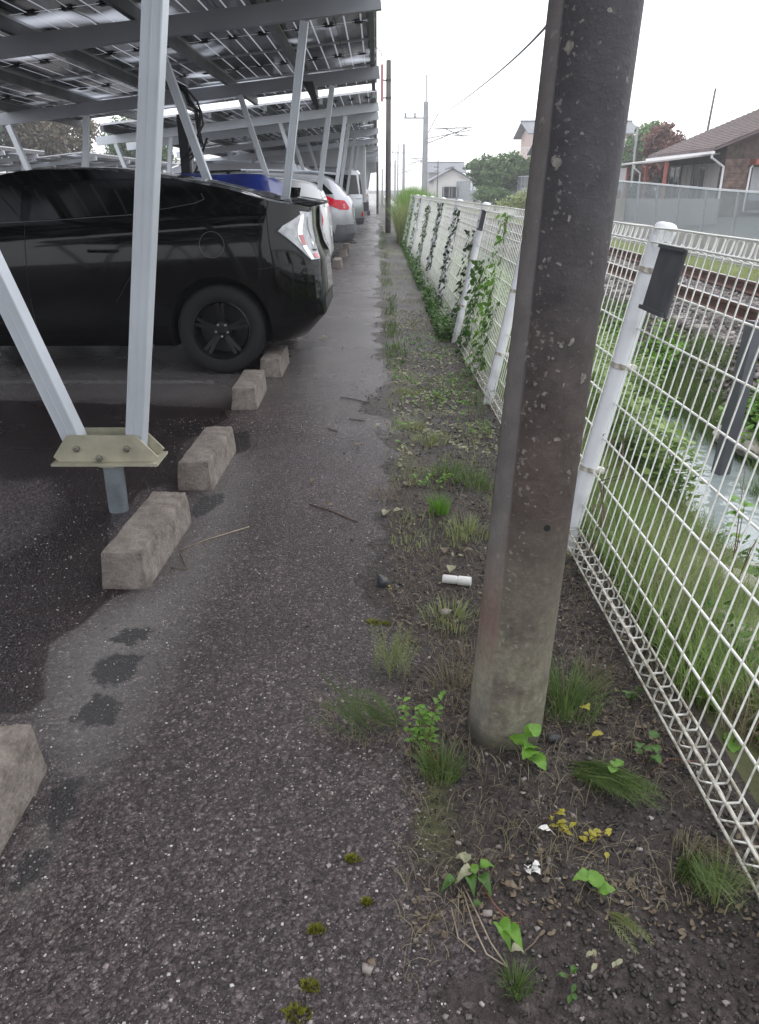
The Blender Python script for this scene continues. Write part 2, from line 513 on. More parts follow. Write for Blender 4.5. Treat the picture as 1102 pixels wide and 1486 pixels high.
    moss = soft(attr('moss'), .45, .8, .8)
    s = mix(math_('MULTIPLY', moss, .7), s, ramp(noise(60, 4, .6), [(.3, (.05,.055,.02)), (.7, (.13,.14,.05))]))
    soil = soft(attr('soil'), .35, .65, .9)
    col = mix(soil, c, s)
    L.new(col, p.inputs['Base Color'])
    # wet sheen in slightly sunken places
    pud = ramp(noise(.9, 4, .55), [(.25, (.45,.45,.45)), (.75, (.95,.95,.95))])
    pa = math_('MAXIMUM', math_('MULTIPLY', pud, attr('damp')), math_('MULTIPLY', wet, .55))
    rg = math_('SUBTRACT', .62, math_('MULTIPLY', pa, .50))
    rg = math_('ADD', rg, math_('MULTIPLY', soil, .25))
    L.new(rg, p.inputs['Roughness'])
    p.inputs['Specular IOR Level'].default_value = .5
    # relief
    h = math_('MULTIPLY', v1.outputs['Distance'], -1.0)
    h = math_('ADD', h, math_('MULTIPLY', v2.outputs['Distance'], -.5))
    h = math_('MULTIPLY', h, math_('SUBTRACT', 1.0, math_('MULTIPLY', pa, .6)))
    h = math_('ADD', h, math_('MULTIPLY', noise(30, 5, .7), math_('MULTIPLY_ADD', soil, 3.5, .25)))
    bn = N.new('ShaderNodeBump'); bn.inputs['Distance'].default_value = .0045; bn.inputs['Strength'].default_value = .9
    L.new(h, bn.inputs['Height']); L.new(bn.outputs[0], p.inputs['Normal'])
ground_material()

def water_material():
    m = bpy.data.materials.new('ditch_water'); MATS['ditch_water'] = m
    nt, p, out = nodes_of(m); N, L = nt.nodes, nt.links
    p.inputs['Base Color'].default_value = (.25,.29,.295,1); p.inputs['Roughness'].default_value = .08
    tcn = N.new('ShaderNodeTexCoord'); n = N.new('ShaderNodeTexNoise'); n.inputs['Scale'].default_value = 9; L.new(tcn.outputs['Object'], n.inputs['Vector'])
    bn = N.new('ShaderNodeBump'); bn.inputs['Distance'].default_value = .012; L.new(n.outputs[0], bn.inputs['Height']); L.new(bn.outputs[0], p.inputs['Normal'])
water_material()

def pole_material():
    "old spun-concrete pole: dark crust, pale lichen, bare side strip, green foot"
    m = bpy.data.materials.new('old_pole'); MATS['old_pole'] = m
    nt, p, out = nodes_of(m); N, L = nt.nodes, nt.links
    tcn = N.new('ShaderNodeTexCoord'); V = tcn.outputs['Object']
    sx = N.new('ShaderNodeSeparateXYZ'); L.new(V, sx.inputs[0])
    def M_(op, a, b=None, c=None, cl=False):
        n = N.new('ShaderNodeMath'); n.operation = op; n.use_clamp = cl
        for i, q in enumerate((a, b, c)):
            if q is None: continue
            if isinstance(q, (int, float)): n.inputs[i].default_value = q
            else: L.new(q, n.inputs[i])
        return n.outputs[0]
    def noise(sc, de=4, ro=.5):
        n = N.new('ShaderNodeTexNoise'); n.inputs['Scale'].default_value = sc; n.inputs['Detail'].default_value = de
        n.inputs['Roughness'].default_value = ro; L.new(V, n.inputs['Vector']); return n.outputs[0]
    def MR(x, a, b):
        mr = N.new('ShaderNodeMapRange'); mr.clamp = True; mr.inputs[1].default_value = a; mr.inputs[2].default_value = b
        L.new(x, mr.inputs[0]); return mr.outputs[0]
    def mix(f, a, b, mode='MIX'):
        n = N.new('ShaderNodeMix'); n.data_type = 'RGBA'; n.blend_type = mode
        if isinstance(f, (int, float)): n.inputs[0].default_value = f
        else: L.new(f, n.inputs[0])
        for i, q in ((6, a), (7, b)):
            if isinstance(q, tuple): n.inputs[i].default_value = (*q, 1)
            else: L.new(q, n.inputs[i])
        return n.outputs[2]
    z = sx.outputs[2]
    ang = M_('ARCTAN2', sx.outputs[1], sx.outputs[0])   # -pi..pi ; camera side is -y (-1.57), left is +-pi
    n1 = noise(14, 6, .65); n2 = noise(70, 5, .7)
    base = mix(MR(n1, .3, .7), (.040,.029,.026), (.105,.078,.070))
    base = mix(MR(z, .75, 1.25), base, mix(MR(n1, .3, .7), (.030,.028,.033), (.058,.055,.063)))
    # fine pale grit
    base = mix(M_('MULTIPLY', MR(n2, .60, .72), .5), base, (.26,.22,.20))
    # bare strip on the left flank: angle near -pi..-2.2
    edge = M_('ADD', M_('MULTIPLY_ADD', z, .19, M_('SUBTRACT', ang, .17)), M_('MULTIPLY', M_('SUBTRACT', n1, .5), .16))
    strip = M_('SUBTRACT', 1.0, MR(edge, -2.42, -2.34))
    base = mix(M_('MULTIPLY', strip, .9), base, mix(MR(n1, .3, .75), (.14,.125,.122), (.225,.205,.20)))
    # lichen rosettes, denser just beside the strip
    vo = N.new('ShaderNodeTexVoronoi'); vo.inputs['Scale'].default_value = 33
    wv = N.new('ShaderNodeTexNoise'); wv.inputs['Scale'].default_value = 60; L.new(V, wv.inputs['Vector'])
    wm = N.new('ShaderNodeMix'); wm.data_type = 'RGBA'; wm.blend_type = 'LINEAR_LIGHT'; wm.inputs[0].default_value = .012
    L.new(V, wm.inputs[6]); L.new(wv.outputs[1], wm.inputs[7]); L.new(wm.outputs[2], vo.inputs['Vector'])
    big = M_('MULTIPLY', M_('GREATER_THAN', vo.outputs['Color'], .80), M_('LESS_THAN', vo.outputs['Distance'], .30))
    vo2 = N.new('ShaderNodeTexVoronoi'); vo2.inputs['Scale'].default_value = 85; L.new(wm.outputs[2], vo2.inputs['Vector'])
    near = M_('MULTIPLY', MR(edge, -2.36, -2.30), M_('SUBTRACT', 1.0, MR(edge, -2.05, -1.7)))
    thr = M_('SUBTRACT', .86, M_('MULTIPLY', near, .40))
    small = M_('MULTIPLY', M_('GREATER_THAN', vo2.outputs['Color'], thr), M_('LESS_THAN', vo2.outputs['Distance'], .36))
    hz = M_('MULTIPLY', MR(z, .35, .8), M_('SUBTRACT', 1.0, MR(z, 1.45, 1.75)))
    lich = M_('MAXIMUM', M_('MULTIPLY', big, hz), M_('MULTIPLY', small, .75))
    lich = M_('MULTIPLY', lich, MR(n2, .38, .55))
    base = mix(M_('MULTIPLY', lich, .65), base, (.38,.355,.31))
    # green-grey foot and a rusty streak on the left
    foot = M_('MULTIPLY', M_('SUBTRACT', 1.0, MR(z, .18, .62)), MR(noise(8, 4, .6), .28, .50))
    base = mix(M_('MULTIPLY', foot, .85), base, mix(MR(n2, .3, .7), (.16,.152,.11), (.33,.31,.24)))
    rust = M_('MULTIPLY', M_('MULTIPLY', MR(z, .18, .32), M_('SUBTRACT', 1.0, MR(z, .34, .50))), strip)
    base = mix(M_('MULTIPLY', rust, .4), base, (.19,.055,.04))
    wet = M_('SUBTRACT', 1.0, MR(z, .0, .06))
    base = mix(M_('MULTIPLY', wet, .7), base, (.03,.026,.02))
    L.new(base, p.inputs['Base Color']); p.inputs['Roughness'].default_value = .62
    bn = N.new('ShaderNodeBump'); bn.inputs['Distance'].default_value = .003
    L.new(M_('ADD', n2, M_('MULTIPLY', lich, .5)), bn.inputs['Height']); L.new(bn.outputs[0], p.inputs['Normal'])
pole_material()

def solar_material():
    "glass-backed cells: dark squares with fine pale joints, pale patches painted in for bright reflections"
    m = bpy.data.materials.new('solar_glass'); MATS['solar_glass'] = m
    nt, p, out = nodes_of(m); N, L = nt.nodes, nt.links
    tcn = N.new('ShaderNodeTexCoord')
    br = N.new('ShaderNodeTexBrick'); br.offset = 0; br.squash = 1
    br.inputs['Scale'].default_value = 1; br.inputs['Brick Width'].default_value = .1725; br.inputs['Row Height'].default_value = 1.032
    br.inputs['Mortar Size'].default_value = .0085; br.inputs['Mortar Smooth'].default_value = 0
    br.inputs['Color1'].default_value = (.022,.024,.032,1); br.inputs['Color2'].default_value = (.030,.032,.042,1)
    br.inputs['Mortar'].default_value = (.80,.81,.84,1)
    L.new(tcn.outputs['Object'], br.inputs['Vector'])
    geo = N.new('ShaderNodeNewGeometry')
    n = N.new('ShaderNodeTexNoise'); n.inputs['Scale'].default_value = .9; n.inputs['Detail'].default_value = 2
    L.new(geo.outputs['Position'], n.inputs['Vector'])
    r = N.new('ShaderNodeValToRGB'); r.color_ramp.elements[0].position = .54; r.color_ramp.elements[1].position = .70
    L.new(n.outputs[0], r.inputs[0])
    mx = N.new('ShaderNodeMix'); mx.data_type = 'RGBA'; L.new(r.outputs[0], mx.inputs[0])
    L.new(br.outputs[0], mx.inputs[6]); mx.inputs[7].default_value = (.42,.44,.50,1)  # pale noise patches imitate bright reflections on the underside
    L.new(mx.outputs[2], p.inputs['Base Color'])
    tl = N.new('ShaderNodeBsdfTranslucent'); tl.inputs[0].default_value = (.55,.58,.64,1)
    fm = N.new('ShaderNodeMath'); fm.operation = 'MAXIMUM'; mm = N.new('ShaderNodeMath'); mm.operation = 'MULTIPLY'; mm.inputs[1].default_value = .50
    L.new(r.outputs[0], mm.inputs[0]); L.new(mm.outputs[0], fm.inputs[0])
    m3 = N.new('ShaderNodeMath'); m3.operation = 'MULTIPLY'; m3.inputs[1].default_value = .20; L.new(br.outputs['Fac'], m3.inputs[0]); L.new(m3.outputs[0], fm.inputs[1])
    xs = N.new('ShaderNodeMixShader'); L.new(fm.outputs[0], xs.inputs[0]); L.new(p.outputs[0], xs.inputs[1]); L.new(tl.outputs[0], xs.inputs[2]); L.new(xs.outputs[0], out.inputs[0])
    p.inputs['Roughness'].default_value = .14; p.inputs['Specular IOR Level'].default_value = .45
solar_material()
def mesh_screen_material():
    m = bpy.data.materials.new('screen_grey'); MATS['screen_grey'] = m
    nt, p, out = nodes_of(m); N, L = nt.nodes, nt.links
    p.inputs['Base Color'].default_value = (.40,.42,.43,1); p.inputs['Roughness'].default_value = .5
    t = N.new('ShaderNodeBsdfTransparent'); t.inputs[0].default_value = (.80,.84,.86,1)
    x = N.new('ShaderNodeMixShader'); x.inputs[0].default_value = .33
    L.new(t.outputs[0], x.inputs[1]); L.new(p.outputs[0], x.inputs[2]); L.new(x.outputs[0], out.inputs[0])
mesh_screen_material()
# ------------------------------------------------------------------ terrain
def poly_mask(pts, X, Y, soft):
    "0..1: inside the outline (photo points on the ground), with a soft rim in metres"
    P = np.array([[v.x, v.y] for v in (G(a, b) for a, b in pts)])
    d = np.full(X.shape, 1e9); ins = np.zeros(X.shape, bool)
    n = len(P)
    for i in range(n):
        a = P[i]; b = P[(i + 1) % n]
        e = b - a; wx = X - a[0]; wy = Y - a[1]
        t = np.clip((wx*e[0] + wy*e[1]) / max(e @ e, 1e-12), 0, 1)
        d = np.minimum(d, np.hypot(wx - t*e[0], wy - t*e[1]))
        c = (a[1] > Y) != (b[1] > Y)
        xx = a[0] + (Y - a[1]) / (b[1] - a[1] + 1e-12) * e[0]
        ins ^= c & (X < xx)
    sd = np.where(ins, d, -d)
    return np.clip(sd / soft + .5, 0, 1)
def sstep(a, b, x):
    t = np.clip((x - a) / (b - a), 0, 1); return t*t*(3-2*t)

def axis(*segs):
    "segs: (start, end, step0, step1) joined"
    out = []
    for a, b, s0, s1 in segs:
        x = a
        while x < b - 1e-6:
            out.append(x); x += s0 + (s1 - s0) * (x - a) / (b - a)
    out.append(segs[-1][1])
    return np.array(out)
def sheet(name, xs, ys, zf, material, attrs=None, smooth=True):
    X, Y = np.meshgrid(xs, ys)
    Z = zf(X, Y)
    V = np.stack([X.ravel(), Y.ravel(), Z.ravel()], 1)
    nx, ny = len(xs), len(ys)
    i = np.arange((ny-1)*(nx-1)); r = i // (nx-1); c = i % (nx-1)
    a = r*nx + c
    F = np.stack([a, a+1, a+nx+1, a+nx], 1)
    o = np_mesh(name, V, F, material, smooth=smooth)
    if attrs:
        for k, fn in attrs.items():
            at = o.data.attributes.new(k, 'FLOAT', 'POINT')
            at.data.foreach_set('value', np.asarray(fn(X, Y), dtype=np.float32).ravel())
    o['kind'] = 'structure'
    return o
EDGE = .08       # where the asphalt gives way to soil
VERGE = .84      # where the verge gives way to the ditch bank
def z_flat(X, Y):
    return (fbm(X, Y, 1.3, 3) - .5) * .006 * (1 - sstep(5, 9, Y))
def z_verge(X, Y):
    k = sstep(.02, .3, X)
    return z_flat(X, Y) + k * ((fbm(X + 3, Y, 7, 4) - .5) * .035 - .004) + k * .012 * sstep(.3, .6, X) * 0
def z_bank(X, Y):
    z = np.interp(X, [.84, 1.0, 1.5, 1.85, 2.0, 2.35, 2.75, 2.95, 3.3, 3.6], [0, -.02, -.26, -.60, -.78, -.86, -.80, -.56, -.16, -.06])
    z = z + sstep(.9, 1.2, X) * (1 - sstep(3.2, 3.6, X)) * (fbm(X, Y, 2.2, 4) - .5) * .34
    near = sstep(.84, .95, X)
    return z * near + z_verge(X, Y) * (1 - near)
WET = [(-80,578),(150,586),(322,592),(333,606),(262,645),(256,700),(205,712),(158,775),(156,852),(192,858),(160,870),(122,905),(74,934),(64,975),(67,1012),(42,1035),(-80,1040)]
def a_wet(X, Y):
    m = poly_mask(WET, X, Y, .06)
    m = m - .75 * poly_mask([(-60,690),(85,690),(105,735),(80,775),(10,815),(-60,830)], X, Y, .35)
    for q in ([(340,628),(362,626),(364,652),(340,662)], [(410,500),(455,492),(470,500),(430,512)]):
        m = np.maximum(m, poly_mask(q, X, Y, .08))
    far = sstep(-1.3, -2.0, X) * sstep(14, 17, Y) * sstep(.35, .6, fbm(X, Y, .3, 3)) * .8
    return np.maximum(m, far)
def a_patch(X, Y):
    m = np.zeros(X.shape)
    for q in ([(160,928),(178,912),(222,910),(222,918),(202,936),(175,935)],
              [(130,985),(138,962),(165,946),(205,948),(215,945),(198,972),(185,992),(148,998)],
              [(104,1045),(118,1022),(140,1008),(172,1010),(172,1035),(158,1054),(120,1057)],
              [(62,1180),(78,1128),(118,1128),(118,1150),(104,1180),(88,1205),(66,1205)],
              [(10,1290),(30,1245),(60,1225),(74,1240),(58,1285),(30,1300)],
              [(272,745),(290,722),(325,716),(330,722),(308,742),(290,752)],
              [(338,632),(352,628),(362,634),(356,642),(342,642)],
              [(428,508),(448,498),(462,500),(452,508)]):
        m = np.maximum(m, poly_mask(q, X, Y, .13))
    return m
def a_dry_sheen(X, Y):
    m = poly_mask([(60,1030),(75,935),(160,880),(230,850),(300,720),(345,660),(360,690),(330,790),(250,930),(190,1050),(120,1130),(85,1130)], X, Y, .30)
    m = np.maximum(m, .75 * poly_mask([(-100,532),(265,530),(390,540),(420,560),(335,585),(-100,582)], X, Y, .35))
    m = np.maximum(m, .55 * poly_mask([(380,560),(430,520),(470,470),(500,400),(545,400),(545,470),(560,560),(500,640)], X, Y, .6))  # sky sheen on the wet path, painted as paler asphalt
    m = np.maximum(m, .7 * poly_mask([(0,1300),(40,1200),(90,1130),(110,1160),(70,1290),(40,1340)], X, Y, .1))
    return m
def a_line(X, Y):
    m = np.zeros(X.shape)
    for y in (5.42, 7.75, 10.05, 12.35, 14.65, 19.2, 23.8, 28.4):
        m = np.maximum(m, (np.abs(Y - y) < .06) * (X < -1.15) * (X > -6.2) * .62)
    return m
def a_damp(X, Y):
    return sstep(2.2, 4.5, Y) * .9 + .12
def a_soil(X, Y):
    xb = .07 + (fbm(X * 0, Y, 1.2, 3) - .5) * .30 - .03 * sstep(3, 6, Y) + (fbm(X, Y, 5, 4) - .5) * .42
    return np.clip((X - xb) / .16 + .5, 0, 1)
def a_moss(X, Y):
    return sstep(.0, .12, X) * (1 - sstep(.8, 1, X)) * sstep(.48, .72, fbm(X + 5, Y, 1.6, 3))
AT = {'wet': a_wet, 'patch': a_patch, 'dry': a_dry_sheen, 'line': a_line, 'damp': a_damp, 'soil': a_soil, 'moss': a_moss}
ys_near = axis((-24, -3, 2, 1), (-3, .6, .4, .05), (.6, 8.5, .018, .035), (8.5, 60, .06, 2), (60, 260, 3, 20))
sheet('path', axis((-60, -3.4, 6, .1), (-3.4, EDGE, .02, .018)), ys_near, z_flat, 'asphalt_and_soil', AT)
sheet('verge', axis((EDGE, VERGE, .016, .016)), ys_near, z_verge, 'asphalt_and_soil', AT)
sheet('ditch_bank', axis((VERGE, 3.6, .05, .07)), axis((-3, 12, .07, .09), (12, 60, .1, 2), (60, 260, 3, 20)), z_bank, 'bank_soil')
sheet('ditch_water', axis((1.5, 3.2, .3, .3)), axis((-3, 260, 2, 20)), lambda X, Y: X * 0 - .70, 'ditch_water')
sheet('track_bed', axis((3.6, 5.75, .1, .1)), axis((-3, 40, .15, .5), (40, 260, 3, 20)), lambda X, Y: -.055 - .1 * sstep(5.4, 5.75, X) + (fbm(X, Y, 5, 3) - .5) * .03 * (X > 3.65), 'bed_soil')
sheet('grass_strip', axis((5.75, 7.2, .1, .1)), axis((-3, 40, .15, .5), (40, 260, 3, 20)), lambda X, Y: -.16 + (fbm(X, Y, 2, 3) - .5) * .06 * (X < 7.1) * (X > 5.8), 'grass_ground')
sheet('lane', axis((7.2, 10.0, .5, .5)), axis((-3, 260, 2, 20)), lambda X, Y: X * 0 - .15, 'road_grey')
sheet('yard', axis((10.0, 90, 1, 10)), axis((-3, 260, 2, 20)), lambda X, Y: np.minimum((X - 10) * .12 - .15, .28), 'far_ground')
sheet('ground', np.array([-1500., -60, 100, 1500]), np.array([-40., 0, 250, 2600]), lambda X, Y: X * 0 - 1.3, 'far_ground')

# ------------------------------------------------------------------ scatter tools
OCT = np.array([[1,0,0],[-1,0,0],[0,1,0],[0,-1,0],[0,0,1],[0,0,-1]], float)
OCF = np.array([[0,2,4],[2,1,4],[1,3,4],[3,0,4],[2,0,5],[1,2,5],[3,1,5],[0,3,5]])
# a rounder lump: cube with pushed-out corners cut
def stones(name, pos, size, material, flat=.65, seed=1, parent=None):
    rg = np.random.default_rng(seed); n = len(pos)
    base = np.array([[sx*.62, sy*.62, sz*.62] for sz in (-1, 1) for sy in (-1, 1) for sx in (-1, 1)])
    fc = np.array([[0,2,3,1],[4,5,7,6],[0,1,5,4],[1,3,7,5],[3,2,6,7],[2,0,4,6]])
    V = base[None] * (1 + (rg.random((n, 8, 3)) - .5) * .75)
    V *= np.stack([.6 + rg.random(n)*.8, .6 + rg.random(n)*.8, flat * (.6 + rg.random(n)*.7)], 1)[:, None]
    a = rg.random(n) * 6.283; t = (rg.random(n) - .5) * .9
    x = V[..., 0] * np.cos(t)[:, None] + V[..., 2] * np.sin(t)[:, None]; z = -V[..., 0] * np.sin(t)[:, None] + V[..., 2] * np.cos(t)[:, None]
    y = V[..., 1]
    V = np.stack([x*np.cos(a)[:, None] - y*np.sin(a)[:, None], x*np.sin(a)[:, None] + y*np.cos(a)[:, None], z], 2) * np.asarray(size)[:, None, None]
    V += np.asarray(pos)[:, None]
    F = (np.arange(n)[:, None, None] * 8 + fc[None]).reshape(-1, 4)
    return np_mesh(name, V.reshape(-1, 3), F, material, parent)
def blades(name, pos, h, bend, width, material, seed=1, parent=None, rows=4, dirs=None):
    "curved tapering blades: pos (n,3), h and bend (n)"
    rg = np.random.default_rng(seed); n = len(pos); pos = np.asarray(pos, float)
    a = rg.random(n) * 6.283 if dirs is None else dirs + (rg.random(n) - .5) * 1.2
    d = np.stack([np.cos(a), np.sin(a), np.zeros(n)], 1); s = np.stack([-np.sin(a), np.cos(a), np.zeros(n)], 1)
    tw = (rg.random(n) - .5) * 2.5
    s = s * np.cos(tw)[:, None] + np.array([0, 0, 1]) * 0 + d * np.sin(tw)[:, None]
    V = []
    for k in range(rows):
        t = k / (rows - 1)
        th = bend * t
        up = h * (np.sin(th) / np.maximum(bend, 1e-3)) ; out = h * ((1 - np.cos(th)) / np.maximum(bend, 1e-3))
        c = pos + d * out[:, None] + np.array([0, 0, 1.0]) * up[:, None]
        wd = width * (1 - t) ** .7 * .5
        if np.ndim(wd): wd = wd[:, None]
        V += [c - s * (wd + .0002), c + s * (wd + .0002)]
    V = np.stack(V, 1)
    F = []
    for k in range(rows - 1):
        F.append([2*k, 2*k+1, 2*k+3, 2*k+2])
    F = (np.arange(n)[:, None, None] * (2 * rows) + np.array(F)[None]).reshape(-1, 4)
    return np_mesh(name, V.reshape(-1, 3), F, material, parent, smooth=True)
def zat(f, x, y):
    return f(np.asarray(x, float), np.asarray(y, float))

# gravel and bits lying on the verge, chips on the asphalt
rg = np.random.default_rng(3)
def near_y(n, a, b, rg):
    "more points near the viewer"
    u = rg.random(n); return a * (b / a) ** u
n = 42000; y = near_y(n, .75, 9, rg); x = -.22 + rg.random(n) * (VERGE + .20)
k = rg.random(n) < np.clip(a_soil(x, y), .02, 1) * (.40 + .60 * sstep(.15, .40, x))
x, y = x[k], y[k]
s = .0014 + .0062 * rg.random(len(x)) ** 4.5
o = stones('verge_gravel', np.stack([x, y, zat(z_verge, x, y) + s*.25], 1), s, 'gravel_dark', seed=4); tag(o, 'dark wet gravel strewn over the soil verge', 'gravel', kind='stuff')
n = 800; y = near_y(n, .75, 9, rg); x = -.15 + rg.random(n) * (VERGE + .1)
s = .002 + .005 * rg.random(n) ** 3
o = stones('pale_gravel', np.stack([x, y, zat(z_verge, x, y) + s*.3], 1), s, 'gravel_light', seed=5); tag(o, 'pale pebbles and chips scattered on the verge and path edge', 'pebbles', kind='stuff')
n = 26000; y = near_y(n, .75, 4.5, rg); x = -1.5 + rg.random(n) * 1.62
s = .0009 + .0028 * rg.random(n) ** 3.5
o = stones('asphalt_chips', np.stack([x, y, zat(z_flat, x, y) + s*.02], 1), s, 'chip_stone', seed=6); tag(o, 'loose pale chips on the dark asphalt', 'chips', kind='stuff')

# railway: ballast, sleepers, two rails
n = 52000; y = near_y(n, 3.5, 45, rg); x = 3.05 + rg.random(n) * 2.7
s = .016 + .018 * rg.random(n)
zz = np.where(x < 3.6, zat(z_bank, np.minimum(x, 3.6), y), -.045 - .1 * sstep(5.4, 5.75, x))
o = stones('ballast', np.stack([x, y, zz + s*.5], 1), s, 'ballast_stone', flat=.9, seed=8); tag(o, 'grey brown railway ballast under the rails', 'ballast', kind='stuff')
track = empty('railway_track', (4.33, 0, 0), label='rusty railway track running beyond the white fence', cat='railway track')
for sx in (-.5335, .5335):
    m = MB(); prof = [(-.065,0),(.065,0),(.065,.012),(.012,.03),(.010,.105),(.033,.115),(.033,.145),(-.033,.145),(-.033,.115),(-.010,.105),(-.012,.03),(-.065,.012)]
    m.prism(prof, 240, Matrix.Translation((sx, -3, .0)))
    r = m.obj('rail', 'rail_rust', track)
    m = MB(); m.box(sx-.026, sx+.026, -3, 237, .146, .149); m.obj('rail_head', 'rail_top', r)
m = MB(); m.bevbox(-1.0, 1.0, -.11, .11, -.14, .0, .015)
me = m.mesh('sleeper', 'sleeper_concrete')
for i in range(90):
    inst('sleeper', me, track, (0, -1 + i * .62, -.072 + .004 * random.random()))
# ------------------------------------------------------------------ wheel stops
def wheel_stop(label, c, yaw=0, L=.58, W=.155, Hh=.125, seed=0, moss=False):
    bm = bmesh.new(); bmesh.ops.create_cube(bm, size=1)
    for v in bm.verts:
        top = v.co.z > 0
        v.co.x *= W * (.86 if top else 1); v.co.y *= L * (.975 if top else 1); v.co.z = Hh if top else -.01
    bmesh.ops.bevel(bm, geom=[e for e in bm.edges], offset=.011, segments=2, affect='EDGES', profile=.6)
    for i in range(3):
        bmesh.ops.subdivide_edges(bm, edges=[e for e in bm.edges if e.calc_length() > .03], cuts=1, use_grid_fill=True)
    bmesh.ops.triangulate(bm, faces=bm.faces)
    for v in bm.verts:
        p = v.co
        d = float(fbm(p.x*1+p.z*1.3+seed*3.7, p.y+p.z*.7, 30, 4) - .5) * .0025
        e = (abs(p.x) > W*.36) + (abs(p.y) > L*.46) + (p.z > Hh*.85)
        if e >= 2: d -= abs(float(vnoise(p.x*9+seed, p.y*9+p.z*5, 5))) * .007
        v.co += v.normal * d
    me = bpy.data.meshes.new('wheel_stop'); bm.to_mesh(me); bm.free()
    me.materials.append(MATS['curb_concrete'])
    me.polygons.foreach_set('use_smooth', [True]*len(me.polygons)); me.set_sharp_from_angle(angle=R(50))
    o = bpy.data.objects.new('wheel_stop', me); link(o); o.location = c; o.rotation_euler = (0, 0, yaw)
    return tag(o, label, 'wheel stop', 'concrete wheel stops along the path')
# (x of centre, y of near end, y of far end)
STOPS = [(-.850, .86, 1.46, 'concrete wheel stop nearest the viewer, cut by the left edge', 0.0),
         (-.845, 2.335, 2.93, 'stained concrete wheel stop beside the foot of the nearest steel support', -.035),
         (-.815, 3.27, 3.86, 'rough concrete wheel stop just behind the steel support, third from the viewer', -.02),
         (-.825, 4.66, 5.22, 'darker concrete wheel stop lying in front of the black car wheel', .02),
         (-.77, 5.55, 6.12, 'concrete wheel stop touching the black car rear tyre', 0.0),
         (-.80, 7.05, 7.62, 'concrete wheel stop under the far rear wheel of the black car', 0.0),
         (-.80, 9.3, 9.9, 'concrete wheel stop in the bay between the black and the white car', 0),
         (-.78, 12.0, 12.6, 'concrete wheel stop behind the white hatchback', 0),
         (-.70, 14.0, 14.6, 'small concrete wheel stop before the silver car', 0),
         (-.70, 16.3, 16.9, 'concrete wheel stop under the silver car bumper', 0),
         (-.70, 18.4, 19.0, 'concrete wheel stop just past the silver car', 0),
         (-.70, 21.0, 21.6, 'far concrete wheel stop before the silver van', 0)]
for i, (x, y0, y1, lab, yaw) in enumerate(STOPS):
    wheel_stop(lab, (x, (y0+y1)/2, 0), yaw, y1-y0, .165, .135, i)

# ------------------------------------------------------------------ solar canopies
SL = .11                        # rise of the roof towards the path
def roof_z(X): return 2.80 + SL * X      # top of the cross beams
_me = {}
def shared(key, fn):
    if key not in _me: _me[key] = fn()
    return _me[key]
def m_junction():
    m = MB(); m.box(-.045, .045, -.026, .026, -.018, 0); m.box(-.075, -.045, -.004, .004, -.012, -.004); m.box(.045, .075, -.004, .004, -.012, -.004)
    return m.mesh('junction_box', 'black_box')
def m_panel():
    m = MB(); w_, l_ = .506, 1.03
    m.mi = 0; m.add([(-w_+.002, -l_+.002, .006), (w_-.002, -l_+.002, .006), (w_-.002, l_-.002, .006), (-w_+.002, l_-.002, .006)], [(0, 3, 2, 1)])
    m.mi = 1
    for s_ in (-1, 1):
        m.box(s_*w_ - .006, s_*w_ + .006, -l_, l_, -.016, .02)
        m.box(-w_+.007, w_-.007, s_*l_ - .006, s_*l_ + .006, -.016, .02)
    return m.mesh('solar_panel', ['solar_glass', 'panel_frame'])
def m_bolt():
    m = MB(); m.lathe([(.011,0),(.011,.008),(.006,.009),(.006,.016)], 6); return m.mesh('bolt', 'bolt_steel')
def brace_mesh(a, b, far):
    m = MB()
    m.beam(a, b, .070, .080, up=(0, 1, 0))
    if not far:   # extruded ribs along the front face
        d = (Vector(b) - Vector(a)).normalized(); sx = Vector((0, 1, 0)).cross(d).normalized()
        for k, wd in ((-.031, .005), (.0, .004), (.031, .005)):
            o_ = Vector((0, -.042, 0)) + sx * k
            m.beam(Vector(a) + o_, Vector(b) + o_, wd, .004, up=(0, 1, 0))
    return m.mesh('brace', 'galvanised' if not far else 'galvanised_far')
def support(can, X, Y, detail):
    "V-shaped support: foot pipe, bracket, two braces"
    zb = .27
    def brk():
        m = MB()
        for sy in (-1, 1):
            y0, y1 = (-.056, -.050) if sy < 0 else (.050, .056)
            poly = [(-.195, zb-.035), (.185, zb-.035), (.205, zb-.015), (.125, zb+.075), (-.150, zb+.075), (-.215, zb-.015)]
            m.prism(poly, y1-y0, Matrix.Translation((0, y0, 0)))
        m.box(-.218, .208, -.085, .085, zb-.046, zb-.036)
        m.lathe([(.075, zb-.056), (.075, zb-.0465)], 16)
        return m.mesh('bracket', 'zinc_plate')
    bracket = inst('bracket', shared('brk', brk), can, (X, Y, 0))
    if detail:
        for bx, bz in ((-.115, zb+.02), (.085, zb+.02), (-.03, zb-.02)):
            inst('bolt', shared('bolt', m_bolt), bracket, (bx, -.057, bz), (R(90), 0, 0), 1.3)
    inst('foot_pipe', shared('pipe', lambda: (lambda m: m.lathe([(.040, -.05), (.040, .213)], 20).mesh('foot_pipe', 'pipe_steel', True))(MB())), can, (X, Y, 0))
    ztop_r = roof_z(X + .38) - .155; ztop_l = roof_z(X - .72) - .155
    key = ('br', round(X, 2), detail)
    r_ = shared(key + ('r',), lambda: brace_mesh((.105, 0, zb+.005), (.105 + .16*(ztop_r-zb), 0, ztop_r), not detail))
    l_ = shared(key + ('l',), lambda: brace_mesh((-.125, 0, zb+.005), (-.125 - .31*(ztop_l-zb), 0, ztop_l), not detail))
    inst('brace', r_, can, (X, Y, 0)); inst('brace', l_, can, (X, Y, 0))
